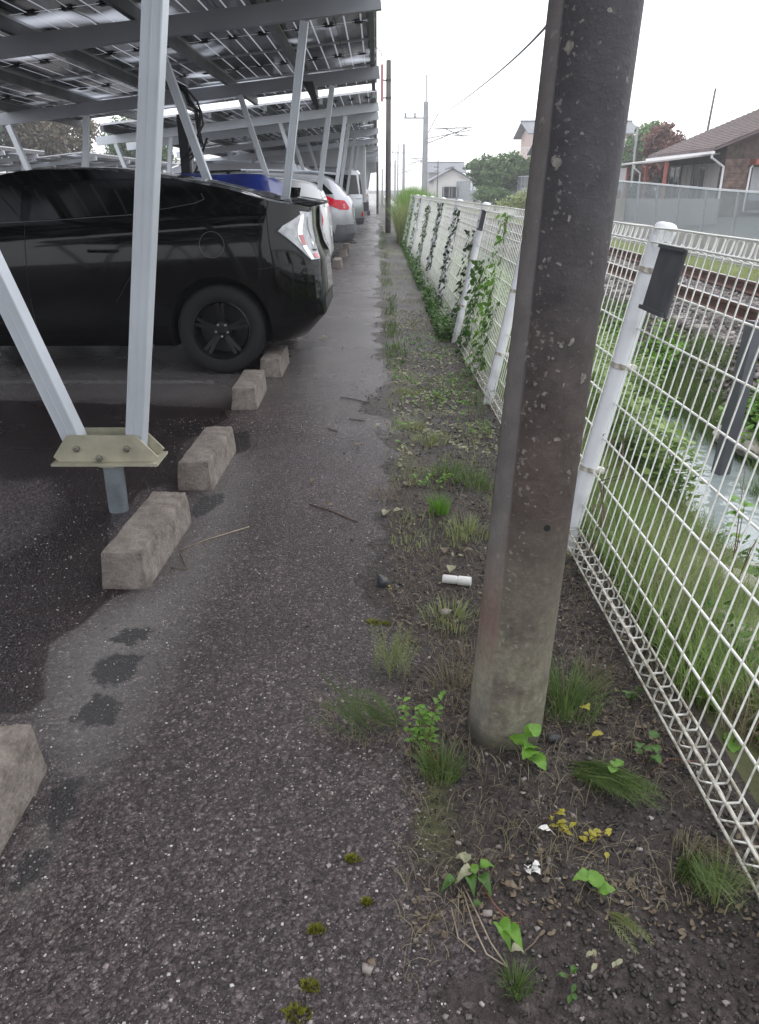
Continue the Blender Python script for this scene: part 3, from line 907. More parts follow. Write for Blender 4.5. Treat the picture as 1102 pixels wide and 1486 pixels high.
def canopy(label, y0, rows, beams, x_right=0.0, supports=(-1.09, -4.45), cols=5, detail=2, zoff=0.0):
    can = empty('solar_canopy', (x_right, 0, zoff), label=label, cat='solar canopy', group='solar panel canopies over the parking bays')
    wid = 1.03 * cols
    pitch = math.atan(SL)
    y1 = y0 + rows * 2.085
    # cross beams
    for b in beams:
        def bm_():
            m = MB(); m.beam((-wid - .35, 0, roof_z(-wid - .35) - .077), (.03, 0, roof_z(.03) - .077), .075, .15); return m.mesh('cross_beam', 'beam_steel' if y0 < 10 else 'galvanised_far')  # far rows get a paler metal, imitating the brighter light under them
        inst('cross_beam', shared(('beam', cols, y0 < 10), bm_), can, (0, b, 0))
        for s_ in supports:
            support(can, s_, b, detail == 2 and b < 9)
    # purlins along the row
    L_ = y1 - y0
    def pm():
        m = MB(); m.beam((0, 0, 0), (0, L_ + .1, 0), .06, .10); return m.mesh('purlin', 'purlin_steel')
    me = shared(('pur', round(L_, 2)), pm)
    for c in range(cols + 1):
        px = -c * 1.03 - .06 if c == 0 else (-c * 1.03 + (.05 if c == cols else 0))
        inst('purlin', me, can, (px, y0 - .05, roof_z(px) + .052))
    if detail == 2:
        def cable_m():
            m = MB(); rr = random.Random(5); pts = []
            for i in range(30):
                pts.append((rr.uniform(-.012, .012), i * L_ / 29, rr.uniform(-.03, .0)))
            return m.tube(pts, .0035, 5).mesh('cable', 'cable')
        cm_ = shared('cab' + str(L_), cable_m)
        for c in range(cols):
            px = -(c + .42) * 1.03; inst('cable', cm_, can, (px, y0, roof_z(px) + .095))
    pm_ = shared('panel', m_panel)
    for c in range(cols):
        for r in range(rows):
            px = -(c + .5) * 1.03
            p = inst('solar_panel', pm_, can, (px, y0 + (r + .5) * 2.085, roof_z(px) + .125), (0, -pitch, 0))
            if detail >= 1 and (detail == 2 or r < 8):
                for jx in (-.32, 0, .32):
                    inst('junction_box', shared('jb', m_junction), p, (jx, 0, .004))
    return can
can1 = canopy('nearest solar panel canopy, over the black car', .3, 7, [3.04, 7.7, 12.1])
can0 = canopy('unseen solar panel canopy added behind the viewer to darken car reflections', -17.5, 8, [-15, -10.5, -6, -1.6], detail=1)  # out of view, put here to darken reflections in the black car
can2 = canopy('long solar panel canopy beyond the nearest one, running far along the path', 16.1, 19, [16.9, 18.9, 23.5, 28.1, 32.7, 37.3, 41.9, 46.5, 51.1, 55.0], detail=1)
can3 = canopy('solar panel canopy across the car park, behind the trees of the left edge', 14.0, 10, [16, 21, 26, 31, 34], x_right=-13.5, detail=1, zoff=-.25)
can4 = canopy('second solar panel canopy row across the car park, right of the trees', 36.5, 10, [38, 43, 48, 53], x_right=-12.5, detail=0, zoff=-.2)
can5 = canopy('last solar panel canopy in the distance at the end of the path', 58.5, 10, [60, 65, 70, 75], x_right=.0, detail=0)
# bundled cable hanging from the nearest canopy
m = MB(); rr = random.Random(3)
for k in range(5):
    a = PD(268, 130, 9.2); b = PD(290, 165, 9.2); c = PD(288, 205, 9.2)
    pts = [a + Vector((-.35, 0, .15))] + [Vector(p) + Vector((rr.uniform(-.05,.05), rr.uniform(-.05,.05), rr.uniform(-.03,.03))) for p in (a, (a+b)/2, b, (b+c)/2, c, PD(272, 230, 9.2))]
    m.tube(pts, .012, 5)
o = m.obj('cable_bundle', 'cable'); tag(o, 'black cable bundle hanging from the canopy above the black car roof', 'cable')
# dark inverter post behind the black car
m = MB(); a = PD(266, 185, 9.3)
m.box(a.x-.05, a.x+.05, 9.25, 9.35, 0, a.z+.12); m.beam((a.x+.04, 9.3, a.z-.55), (a.x+.25, 9.3, a.z-.1), .02, .02)
o = m.obj('dark_post', 'dark_plastic'); tag(o, 'slim black post with a stay, behind the roof of the black car', 'post')
m = MB(); m.prism([(-.12, 0), (.02, 0), (.10, -.32), (.06, -.34)], .06); a = PD(452, 118, 11.8)
o = m.obj('cable_sleeve', 'dark_plastic', loc=(a.x, a.y, a.z)); tag(o, 'dark torn cable sleeve hanging under the beam above the parked cars', 'cable sleeve')

# ------------------------------------------------------------------ white mesh fence
F0 = Vector((.735, -.6, .02)); FYAW = R(.3); LEAN = R(10.5)
fence = empty('mesh_fence', F0, (0, LEAN, FYAW), 'leaning white welded mesh fence along the verge with looped top rail', 'fence')
FH = 1.14
def loop(zc, s, up):
    # closed three-cornered roll; x to the ditch is +
    return [(.0, 0, zc - s*up*.030), (-.024, 0, zc - s*up*.024), (-.029, 0, zc - s*up*.018), (-.029, 0, zc + s*up*.014), (-.023, 0, zc + s*up*.020), (.008, 0, zc + s*up*.022), (.014, 0, zc + s*up*.016), (.013, 0, zc - s*up*.014), (.004, 0, zc - s*up*.028)]
zt = FH - .03; zb_ = .045
wire_path = list(reversed(loop(zb_, 1, -1))) + loop(zt, 1, 1)
def wire_mesh(n):
    m = MB(); m.tube(wire_path, .0030, n, caps=False); return m.mesh('vertical_wire', 'fence_paint', 'all')
wm_ = wire_mesh(5)
LEN = 20.9; STEP = .0575; NW = int(LEN / STEP)
rr = random.Random(11)
for i in range(min(NW, 300)):
    inst('vertical_wire', wm_, fence, (rr.uniform(-.001, .001), i*STEP, rr.uniform(-.002, .002)))
if NW > 300:
    m = MB()
    for i in range(300, NW):
        m.tube([(x, y + i*STEP, z) for x, y, z in wire_path], .0030, 4, caps=False)
    o = m.obj('far_wires', 'fence_paint', fence); o['kind'] = 'stuff'
post_y = [1.13, 3.27, 5.41, 7.55, 9.69, 11.83, 13.97, 16.11, 18.25, 20.39]     # along the fence, from its start
seg = [(-.4, 1.13)] + list(zip(post_y[:-1], post_y[1:]))
for z in (.165, .295, .425, .555, .685, .815, .945):
    for a, b in seg:
        m = MB(); nn = 5
        m.tube([(.0062, a + .03 + (b-a-.06)*k/nn, z + rr.uniform(-.0015, .0015)) for k in range(nn+1)], .0036, 6); m.obj('horizontal_wire', 'fence_paint', fence, 'all')
for (x, z) in ((-.031, zt-.024), (-.031, zt+.020), (.015, zt+.022), (.008, zt-.033), (-.031, zb_+.026), (-.031, zb_-.020), (.015, zb_-.020), (.008, zb_+.033)):
    for a, b in seg:
        m = MB(); nn = 10
        m.tube([(x, a + .01 + (b-a-.02)*k/nn, z + rr.uniform(-.0015, .0015)) for k in range(nn+1)], .0034, 6); m.obj('rail_wire', 'fence_rusty' if z < .3 else 'fence_paint', fence, 'all')
def post_m():
    m = MB(); m.lathe([(.031, -.15), (.031, FH - .030)], 20); return m.mesh('post', 'fence_post_paint', True)
def cap_m():
    m = MB(); m.lathe([(.032, FH-.050), (.034, FH-.03), (.037, FH-.016), (.036, FH-.004), (.029, FH+.005), (.014, FH+.009)], 20)
    return m.mesh('cap', 'fence_post_paint', True)
def clamp_m():
    m = MB(); m.lathe([(.0315, -.009), (.0350, -.008), (.0350, .008), (.0315, .009)], 20, cap=False)
    m.box(.02, .055, -.012, .012, -.010, .010); m.tube([(.045, -.022, 0), (.045, .022, 0)], .005, 6)
    return m.mesh('clamp', 'fence_rusty', True)
pm_, cm_, km_ = post_m(), cap_m(), clamp_m()
for i, py in enumerate(post_y):
    p = inst('post', pm_, fence, (-.005, py, 0))
    inst('cap', cm_, p, (.012, 0, .004))
    if i < 6:
        for z in (.30, .68, 1.0):
            inst('clamp', km_, p, (0, 0, z), (0, 0, R(0)))
# dark plates hung on the mesh beside the posts
def plate_on_fence(y, w_, z0, z1, label):
    m = MB(); m.bevbox(-.006, .006, -w_/2, w_/2, z0, z1, .004); m.box(-.016, -.0061, -w_/2, w_/2, z0, z0+.012); m.box(-.012, -.0061, -w_/2, w_/2, z1-.01, z1)
    M = fence.matrix_basis
    o = m.obj('plate', 'plate_dark'); o.matrix_world = Matrix.Translation(F0) @ Euler((0, LEAN, FYAW)).to_matrix().to_4x4() @ Matrix.Translation((-.022, y, .03))
    tag(o, label, 'plate', 'dark plates hung on the white fence')
plate_on_fence(3.27 - .20, .21, .855, 1.055, 'dark blank plate hung on the fence beside the nearest white post')
plate_on_fence(5.41 - .19, .24, .82, 1.055, 'dark plate hung on the fence, half hidden by the big pole')
plate_on_fence(7.55 - .15, .20, .90, 1.06, 'small dark plate hung on the fence beyond the big pole')
# ------------------------------------------------------------------ vehicles
# local frame: rear at x = 0, nose towards -x, y across, z up
def smooth_interp(xs, vs, x):
    xs = list(xs); vs = list(vs)
    if x <= xs[0]: return vs[0]
    if x >= xs[-1]: return vs[-1]
    i = max(j for j in range(len(xs)) if xs[j] <= x)
    i = min(i, len(xs) - 2)
    h = xs[i+1] - xs[i]; t = (x - xs[i]) / h
    def sl(j):
        if j <= 0: return (vs[1]-vs[0])/(xs[1]-xs[0])
        if j >= len(xs)-1: return (vs[-1]-vs[-2])/(xs[-1]-xs[-2])
        a = (vs[j]-vs[j-1])/(xs[j]-xs[j-1]); b = (vs[j+1]-vs[j])/(xs[j+1]-xs[j])
        return 0 if a*b <= 0 else 2*a*b/(a+b)
    m0, m1 = sl(i), sl(i+1)
    return (2*t**3-3*t**2+1)*vs[i] + (t**3-2*t**2+t)*h*m0 + (-2*t**3+3*t**2)*vs[i+1] + (t**3-t**2)*h*m1
def car_shell(L, W, top, rear, front, belt, tumble=.17, sill=.20, rplan=.16, soft=1.0):
    "top: [(d, z)] with d metres from the tail; rear/front: [(z, inset)]"
    n = 64; ds = []
    for i in range(n):
        t = i / (n - 1)
        ds.append(L * (t - .035*math.sin(2*math.pi*t*1.0)*1.2))
    ds[0], ds[-1] = 0, L
    ds = sorted(ds + [.02, .05, .1, .16, L-.02, L-.05, L-.1, L-.17])
    td, tz = zip(*top); rz, ri = zip(*rear); fz, fi = zip(*front)
    rings = []
    for d in ds:
        T = smooth_interp(td, tz, d)
        e = min(d, L - d)
        rp = rplan
        pl = 1 - (.27 * (1 - min(e / .46, 1)) ** 2.6) - .03 * (1 - min(e / 1.4, 1)) ** 2
        hw = W / 2 * pl
        B = belt if not callable(belt) else belt(d)
        zs = min(B, T - .04)
        k = max(0, min(1, (T - zs - .05) / .32))
        gr = hw - (.05 + (tumble - .05) * k)
        lo = sill + .04 * (1 - min(e/.5, 1))
        pts = [(0, lo - .01), (hw*.7, lo - .01), (hw - .07, lo), (hw - .025, lo + .05), (hw - .006, lo + .16), (hw, .50*zs + .5*(lo+.18)), (hw - .002, zs - .24), (hw - .012, zs - .12), (hw - .03, zs - .035), (hw - .045, zs)]
        up = [(.0, .03), (.35, .30), (.72, .62), (.93, .85)]
        for f, g in up[1:]:
            pts.append((hw - .045 + (gr - hw + .045) * g, zs + (T - zs) * f * .98))
        pts += [(gr - .055, T - .05*k - .008), (gr*.80, T - .020*k - .002), (gr*.5, T - .006*k), (0, T)]
        wr = max(0, 1 - d / .75) ** 1.5 ; wf = max(0, 1 - (L - d) / .9) ** 1.5
        ring = []
        for y, z in pts:
            xr = smooth_interp(rz, ri, z); xf = smooth_interp(fz, fi, z)
            yc = abs(y) / (W / 2)
            ring.append((-(d + xr * wr - xf * wf) , y, z))
        rings.append(ring)
    m = len(rings[0]); bm = bmesh.new(); vr = []; vl = []
    for ring in rings:
        a = [bm.verts.new(p) for p in ring]
        b = [a[0]] + [bm.verts.new((x, -y, z)) for x, y, z in ring[1:-1]] + [a[-1]]
        vr.append(a); vl.append(b)
    for i in range(len(rings) - 1):
        for k in range(m - 1):
            bm.faces.new((vr[i][k], vr[i][k+1], vr[i+1][k+1], vr[i+1][k]))
            bm.faces.new((vl[i+1][k], vl[i+1][k+1], vl[i][k+1], vl[i][k]))
    for i, s in ((0, 1), (-1, -1)):
        for k in range(m - 1):
            q = [vr[i][k], vl[i][k], vl[i][k+1], vr[i][k+1]]
            q2 = []
            for v in q:
                if v not in q2: q2.append(v)
            if s < 0: q2.reverse()
            if len(q2) > 2: bm.faces.new(q2)
    bmesh.ops.recalc_face_normals(bm, faces=bm.faces)
    return bm
def patch_on(bvh, poly, O, U, Vv, D, off, ms=.05, thick=0):
    "outline (u,v) thrown along D on the shell and lifted by off"
    bm = bmesh.new()
    vs = [bm.verts.new((u, v, 0)) for u, v in poly]
    bm.faces.new(vs)
    bmesh.ops.triangulate(bm, faces=bm.faces)
    for it in range(6):
        ed = [e for e in bm.edges if e.calc_length() > ms]
        if not ed: break
        bmesh.ops.subdivide_edges(bm, edges=ed, cuts=1)
        bmesh.ops.triangulate(bm, faces=[f for f in bm.faces if len(f.verts) > 3])
    O = Vector(O); U = Vector(U); Vv = Vector(Vv); D = Vector(D).normalized()
    dead = []; 
    for v in bm.verts:
        p = O + U * v.co.x + Vv * v.co.y
        h = bvh.ray_cast(p, D)
        if h[0] is None: dead.append(v); continue
        nrm = h[1]
        if nrm.dot(D) > 0: nrm = -nrm
        v.co = h[0] + nrm * off
    bmesh.ops.delete(bm, geom=dead, context='VERTS')
    return bm
def bm_obj(name, bm, material, parent, smooth=True, angle=35):
    bmesh.ops.recalc_face_normals(bm, faces=bm.faces) if name == 'body' else None
    me = bpy.data.meshes.new(name); bm.to_mesh(me); bm.free()
    me.materials.append(MATS[material])
    if smooth:
        me.polygons.foreach_set('use_smooth', [True]*len(me.polygons)); me.set_sharp_from_angle(angle=R(angle))
    return link(bpy.data.objects.new(name, me), parent)
def add_wheel(car, x, y, r, out, rim='rim_black', spokes=5):
    "out: +1/-1 which side faces outwards along y"
    wl = empty('wheel', (x, y, r), (R(90) if out < 0 else R(-90), 0, 0), parent=car)
    def ty():
        m = MB(); w_ = .19
        prof = [(r*.66, -.08), (r*.70, -.10), (r*.90, -.10), (r*.975, -.085), (r, -.06), (r, .06), (r*.975, .085), (r*.93, .098), (r*.80, .105), (r*.70, .097), (r*.665, .085), (r*.655, .06)]
        m.lathe(prof, 40, cap=False); return m.mesh('tyre', 'tyre', True)
    def rm():
        m = MB()
        m.lathe([(r*.66, .088), (r*.635, .092), (r*.60, .07), (r*.57, .01), (r*.56, -.06), (.02, -.065)], 40, cap=False)
        for k in range(spokes):
            t = 2*math.pi*k/spokes + .3
            for dt in (-.11, .11):
                c, s_ = math.cos(t+dt*.6), math.sin(t+dt*.6); c2, s2 = math.cos(t+dt), math.sin(t+dt)
                m.beam((c*.035, s_*.035, .055), (c2*r*.61, s2*r*.61, .072), .026, .02, up=(0, 0, 1))
        m.lathe([(.062, .0), (.062, .058), (.052, .07), (.028, .072), (.024, .062), (0.001, .062)], 20, cap=False)
        return m.mesh('rim', rim, True)
    def nt():
        m = MB()
        for k in range(5):
            t = 2*math.pi*k/5 + .9
            m.lathe([(.010, .060), (.010, .082), (.006, .086)], 6, Matrix.Translation((math.cos(t)*.045, math.sin(t)*.045, 0)))
        return m.mesh('nuts', 'steel_nut')
    inst('tyre', shared(('ty', r), ty), wl); inst('rim', shared(('rm', r, rim), rm), wl); inst('nuts', shared('nuts', nt), wl)
    return wl
def build_car(label, loc, L, W, top, rear, front, belt, paint, wheels, r, windows, extra=None, tumble=.17, sill=.20, group=None, cat='car', rim='rim_black', boolean=True):
    car = empty('parked_car', loc, label=label, cat=cat, group=group or 'cars parked under the solar canopies')
    bm = car_shell(L, W, top, rear, front, belt, tumble, sill)
    bvh = BVHTree.FromBMesh(bm)
    body = bm_obj('body', bm, paint, car)
    # wheel arches
    cut = MB()
    for wx in wheels:
        for s_ in (-1, 1):
            M = Matrix.Translation((-wx, s_*(W/2 - .03), r + .01)) @ Matrix.Rotation(R(90), 4, 'X')
            cut.lathe([(r*1.16, -.21), (r*1.16, .21)], 36, M)
    co = cut.obj('cutter', 'arch_dark', car)
    md = body.modifiers.new('b', 'BOOLEAN'); md.object = co; md.operation = 'DIFFERENCE'; md.solver = 'EXACT'
    bpy.context.view_layer.update()
    ev = body.evaluated_get(bpy.context.evaluated_depsgraph_get())
    me = bpy.data.meshes.new_from_object(ev)
    body.modifiers.clear(); body.data = me
    bpy.data.objects.remove(co)
    if len(me.materials) < 2: me.materials.append(MATS['arch_dark'])
    for p in me.polygons:
        c = p.center
        for wx in wheels:
            if (c.x + wx)**2 + (c.z - r - .01)**2 < (r*1.165)**2 and abs(c.y) < W/2 - .008 and (abs(math.hypot(c.x+wx, c.z-r-.01) - r*1.16) < .012 or abs(abs(c.y) - (W/2 - .24)) < .01):
                p.material_index = 1; p.use_smooth = False
    me.set_sharp_from_angle(angle=R(40))
    for wx in wheels:
        for s_ in (-1, 1):
            add_wheel(car, -wx, s_*(W/2 - .125), r, s_, rim)
    A = dict(car=car, bvh=bvh, W=W, L=L, body=body)
    def side(poly, material, name, off=.003, both=True, parent=None, ms=.06):
        for s_ in ((-1, 1) if both else (-1,)):
            b = patch_on(bvh, [(-u, z) for u, z in poly], (0, s_*3, 0), (1, 0, 0), (0, 0, 1), (0, -s_, 0), off, ms)
            bm_obj(name, b, material, parent or car)
    def back(poly, material, name, off=.003, parent=None, ms=.06):
        b = patch_on(bvh, poly, (3, 0, 0), (0, 1, 0), (0, 0, 1), (-1, 0, 0), off, ms)
        return bm_obj(name, b, material, parent or car)
    def down(poly, material, name, off=.003, parent=None, ms=.08):
        b = patch_on(bvh, [(-u, v) for u, v in poly], (0, 0, 4), (1, 0, 0), (0, 1, 0), (0, 0, -1), off, ms)
        return bm_obj(name, b, material, parent or car)
    def corner(poly, material, name, off=.004, parent=None, ms=.025, yaw=45, sides=(-1, 1)):
        for s_ in sides:
            a = R(yaw); dx, dy = -math.cos(a), -s_*math.sin(a)
            U = Vector((-s_*dy, s_*dx, 0)) * 1.0   # horizontal, grows towards the tail centre
            U = Vector((math.sin(a), -s_*math.cos(a), 0))
            O = Vector((0, s_*W/2*.9, 0)) - Vector((dx, dy, 0)) * 3
            b = patch_on(bvh, poly, O, U, (0, 0, 1), (dx, dy, 0), off, ms)
            bm_obj(name, b, material, parent or car)
    A.update(side=side, back=back, down=down, corner=corner)
    for nm, kind, poly, material, off in windows:
        {'side': side, 'back': back, 'down': down}[kind](poly, material, nm, off)
    if extra: extra(A)
    return car
def ring_line(A, pts, s_, r=.003, off=.002, material='dark_plastic', name='door_gap', closed=False, dirn='side'):
    "fine line drawn on the shell through side-view points"
    P = []
    for u, z in pts:
        h = A['bvh'].ray_cast(Vector((-u, s_*3, z)), Vector((0, -s_, 0)))
        if h[0] is not None: P.append(h[0] + Vector((0, s_*off, 0)))
    if closed and P: P.append(P[0])
    if len(P) > 1:
        m = MB(); m.tube(P, r, 4); return m.obj(name, material, A['car'], True)
def dens(pts, n=8):
    out = []
    for a, b in zip(pts[:-1], pts[1:]):
        for k in range(n): out.append((a[0]+(b[0]-a[0])*k/n, a[1]+(b[1]-a[1])*k/n))
    return out + [pts[-1]]

# --- the black hatchback
def black_extra(A):
    car = A['car']; s_ = -1
    # clear wrap-round tail lamps with chrome curve and red strip
    A['corner']([(-.30, .985), (-.25, 1.035), (-.05, 1.115), (.15, 1.125), (.185, .98), (.175, .84), (.13, .775), (-.04, .77), (-.13, .86)], 'dark_plastic', 'lamp_edge', .003)
    A['corner']([(-.275, .985), (-.235, 1.02), (-.045, 1.098), (.14, 1.108), (.17, .98), (.16, .85), (.12, .787), (-.03, .785), (-.12, .865)], 'lamp_clear', 'tail_lamp', .008)
    A['corner']([(-.075, 1.075), (-.035, 1.09), (-.055, 1.03), (-.075, .97), (-.045, .87), (.0, .79), (-.03, .788), (-.075, .85), (-.125, .94), (-.118, 1.0)], 'lamp_chrome', 'lamp_strip', .012)
    A['corner']([(-.118, .955), (-.072, .955), (-.055, .885), (-.090, .885)], 'lamp_pink', 'lamp_reflector', .0145)
    A['corner']([(.0, .825), (.06, .825), (.065, .795), (.01, .795)], 'lamp_pink', 'lamp_reflector', .0125)
    A['corner']([(.0, 1.07), (.085, 1.075), (.085, .93), (.02, .93), (-.005, 1.0)], 'truck_grey', 'lamp_lens', .0125)
    A['corner']([(.012, .90), (.085, .90), (.085, .86), (.03, .86)], 'lamp_chrome', 'lamp_lens', .0125)
    A['corner']([(.0, .856), (.08, .850), (.085, .838), (.01, .842)], 'dark_plastic', 'lamp_gap', .0125)
    # spoiler lip
    m = MB()
    P = []
    for k in range(15):
        y = -.60 + 1.2*k/14; q = abs(y)/.60
        P.append((y, -.045 - .20*q**3, 1.172 - .035*q**2.5))
    vs = []; fs = []
    for y, x, z in P: vs += [(x-.20, y, z+.030), (x, y, z-.002), (x-.004, y, z-.018), (x-.18, y, z+.0)]
    for k in range(14):
        for j in range(4): fs.append((4*k+j, 4*k+(j+1)%4, 4*k+4+(j+1)%4, 4*k+4+j))
    fs += [(0,1,2,3), (4*14+3,4*14+2,4*14+1,4*14)]
    m.add(vs, fs); m.obj('spoiler', 'black_paint', car, True)
    # window trims, door gaps, fuel flap, handles
    for s_ in (-1, 1):
        ring_line(A, dens([(.86, 1.225), (.84, 1.19), (.90, 1.165), (1.1, 1.13), (1.2, 1.12)]), s_, .0022, name='window_trim', material='bumper_grey')
        ring_line(A, dens([(1.30, 1.09), (1.24, 1.17), (1.16, 1.22)]), s_, .006, name='pillar_trim', material='dark_plastic')
        ring_line(A, dens([(1.2, 1.10), (1.9, 1.055), (2.8, 1.01), (3.3, .985)], 12), s_, .003, name='window_trim', material='bumper_grey')
        ring_line(A, dens([(1.32, 1.06), (1.26, .90), (1.36, .72), (1.5, .52)], 6), s_, .002)
        ring_line(A, dens([(2.07, 1.04), (2.10, .6), (2.09, .3)], 6), s_, .002)
        ring_line(A, dens([(.50, .735), (.27, .77)], 4), s_, .002)
        for hx in (1.55, 2.42):
            h = A['bvh'].ray_cast(Vector((-hx, s_*3, .86)), Vector((0, -s_, 0)))[0]
            m = MB(); m.tube([h+Vector((.10, 0, 0)), h+Vector((.085, s_*.03, 0)), h+Vector((-.085, s_*.03, 0)), h+Vector((-.10, 0, 0))], .011, 8)
            m.obj('door_handle', 'black_paint', car, True)
    ring_line(A, [(.80 + .085*math.cos(t*math.pi/12), .90 + .085*math.sin(t*math.pi/12)) for t in range(24)], -1, .0022, name='fuel_flap', closed=True, material='bumper_grey')
    A['back']([(-.50, .50), (.50, .50), (.42, .30), (-.42, .30)], 'dark_plastic', 'bumper_insert', .004)
    for s_ in (-1, 1):
        A['back']([(s_*.67, .81), (s_*.44, .85), (s_*.46, 1.09), (s_*.67, 1.11)], 'lamp_clear', 'tail_lamp', .006)
    # mud flap ahead of the rear wheel, seats glimpsed through the far window
    m = MB(); m.beam((-1.27, -.80, .30), (-1.30, -.80, .19), .03, .02); m.obj('mud_flap', 'bumper_grey', car)
black = build_car('black five-door hatchback with clear tail lamps, its rear wheel against a concrete stop', (-.335, 6.50, 0), 4.46, 1.745,
    [(0, 1.14), (.2, 1.165), (.37, 1.19), (.68, 1.265), (1.22, 1.36), (1.65, 1.405), (2.0, 1.405), (2.35, 1.345), (2.8, 1.19), (3.2, 1.03), (3.6, .94), (4.0, .86), (4.3, .74), (4.46, .60)],
    [(.18, .24), (.26, .18), (.40, .05), (.55, .012), (.66, .0), (.735, .015), (.765, .085), (.85, .12), (1.0, .15), (1.15, .15), (1.5, .2)],
    [(.18, .1), (.5, 0), (.8, .05), (1.5, .3)],
    lambda d: smooth_interp([0, .5, 1.0, 1.8, 2.8, 3.4, 4.0, 4.46], [1.10, 1.14, 1.11, 1.06, 1.0, .965, .88, .6], d), 'black_paint', (.785, 3.48), .315,
    [('window', 'side', [(1.33, 1.10), (1.22, 1.17), (1.42, 1.245), (1.62, 1.285), (2.0, 1.29), (2.04, 1.05)], 'black_glass', .003),
     ('window', 'side', [(.90, 1.165), (.885, 1.185), (1.13, 1.215), (1.25, 1.12), (1.05, 1.13)], 'black_glass', .003),
     ('window', 'side', [(2.10, 1.045), (2.08, 1.285), (2.3, 1.24), (2.65, 1.12), (2.85, 1.01)], 'black_glass', .003),
     ('rear_window', 'down', [(.30, -.50), (.95, -.46), (.95, .46), (.30, .50)], 'black_glass', .003),
     ('windscreen', 'down', [(2.35, -.50), (3.10, -.60), (3.10, .60), (2.35, .50)], 'black_glass', .003)],
    black_extra, tumble=.20, group='cars parked under the solar canopies')

# --- white hatchback
def white_extra(A):
    car = A['car']
    A['corner']([(-.05, 1.0), (.02, 1.02), (.03, .86), (.0, .74), (-.05, .80)], 'lamp_red', 'tail_lamp', .006, yaw=40)
    A['back']([(-.16, .62), (.16, .62), (.16, .76), (-.16, .76)], 'unit_white', 'number_plate', .01)
    A['back']([(-.52, 1.02), (.52, 1.02), (.44, 1.27), (-.44, 1.27)], 'black_glass', 'rear_window', .004)
    A['back']([(-.62, .26), (.62, .26), (.60, .36), (-.60, .36)], 'bumper_grey', 'bumper_insert', .004)
    m = MB()
    for s_ in (-1, 1):
        m.tube([(-.25, s_*.52, 1.385), (-.9, s_*.54, 1.43), (-2.0, s_*.55, 1.44)], .012, 6)
    m.obj('roof_rail', 'galvanised', car, True)
build_car('white hatchback with a small red tail lamp, parked directly behind the black car', (-.66, 12.15, 0), 3.75, 1.62,
    [(0, 1.26), (.08, 1.33), (.3, 1.375), (.9, 1.42), (1.6, 1.44), (2.2, 1.41), (2.5, 1.33), (2.95, 1.08), (3.3, .98), (3.6, .85), (3.75, .6)],
    [(.18, .12), (.35, .02), (.6, 0), (.72, .03), (.9, .05), (1.05, .08), (1.35, .20), (1.5, .28)],
    [(.18, .08), (.5, 0), (.8, .05), (1.5, .3)], lambda d: .98 - .03*min(d, 3), 'white_paint', (.62, 3.0), .29,
    [('window', 'side', [(.42, 1.04), (.38, 1.27), (1.25, 1.32), (1.28, .99)], 'black_glass', .003),
     ('window', 'side', [(1.33, .99), (1.31, 1.32), (2.15, 1.29), (2.65, .97)], 'black_glass', .003)],
    white_extra, tumble=.15, sill=.19, rim='rim_silver')

# --- silver-grey crossover with big red lamp
def silver_extra(A):
    car = A['car']
    A['corner']([(-.50, 1.05), (-.46, 1.15), (-.32, 1.07), (-.12, 1.05), (-.02, .92), (-.06, .88), (-.26, .89), (-.40, .95)], 'lamp_red', 'tail_lamp', .008, yaw=50)
    A['corner']([(-.19, .99), (-.14, .99), (-.13, .91), (-.18, .91)], 'lamp_pink', 'lamp_lens', .012, yaw=50)
    A['back']([(-.60, 1.13), (.60, 1.13), (.50, 1.40), (-.50, 1.40)], 'black_glass', 'rear_window', .004)
    A['back']([(-.78, .30), (.78, .30), (.80, .62), (-.80, .62)], 'bumper_grey', 'bumper_insert', .010)
    A['side']([(.0, .26), (.0, .60), (.36, .62), (.42, .40), (.42, .26)], 'bumper_grey', 'bumper_side', .008)
    A['back']([(-.165, .74), (.165, .74), (.165, .90), (-.165, .90)], 'unit_white', 'number_plate', .012)
    m = MB(); m.tube([(-.30, -.35, .28), (.01, -.35, .27)], .03, 10); m.obj('exhaust', 'chrome', car, True)
    m = MB()
    for s_ in (-1, 1): m.tube([(-.35, s_*.55, 1.53), (-.9, s_*.58, 1.58), (-2.2, s_*.6, 1.60)], .014, 6)
    m.obj('roof_rail', 'galvanised', car, True)
build_car('silver crossover with a large red tail lamp and dark grey bumper, third in the row', (-.43, 17.0, 0), 4.4, 1.80,
    [(0, 1.28), (.12, 1.38), (.35, 1.47), (.9, 1.55), (1.7, 1.59), (2.4, 1.55), (2.8, 1.42), (3.2, 1.12), (3.6, 1.03), (4.1, .92), (4.4, .65)],
    [(.25, .16), (.4, .02), (.60, 0), (.68, .05), (.9, .06), (1.05, .10), (1.3, .30), (1.5, .42)],
    [(.18, .08), (.5, 0), (.8, .05), (1.5, .3)], lambda d: smooth_interp([0, .8, 2, 3.5], [1.12, 1.10, 1.04, .98], d), 'silver_paint', (.80, 3.45), .345,
    [('window', 'side', [(.42, 1.17), (.62, 1.36), (1.35, 1.44), (1.36, 1.09)], 'black_glass', .003),
     ('window', 'side', [(1.42, 1.09), (1.41, 1.44), (2.35, 1.42), (2.95, 1.03)], 'black_glass', .003)],
    silver_extra, tumble=.18, sill=.26, rim='rim_silver')

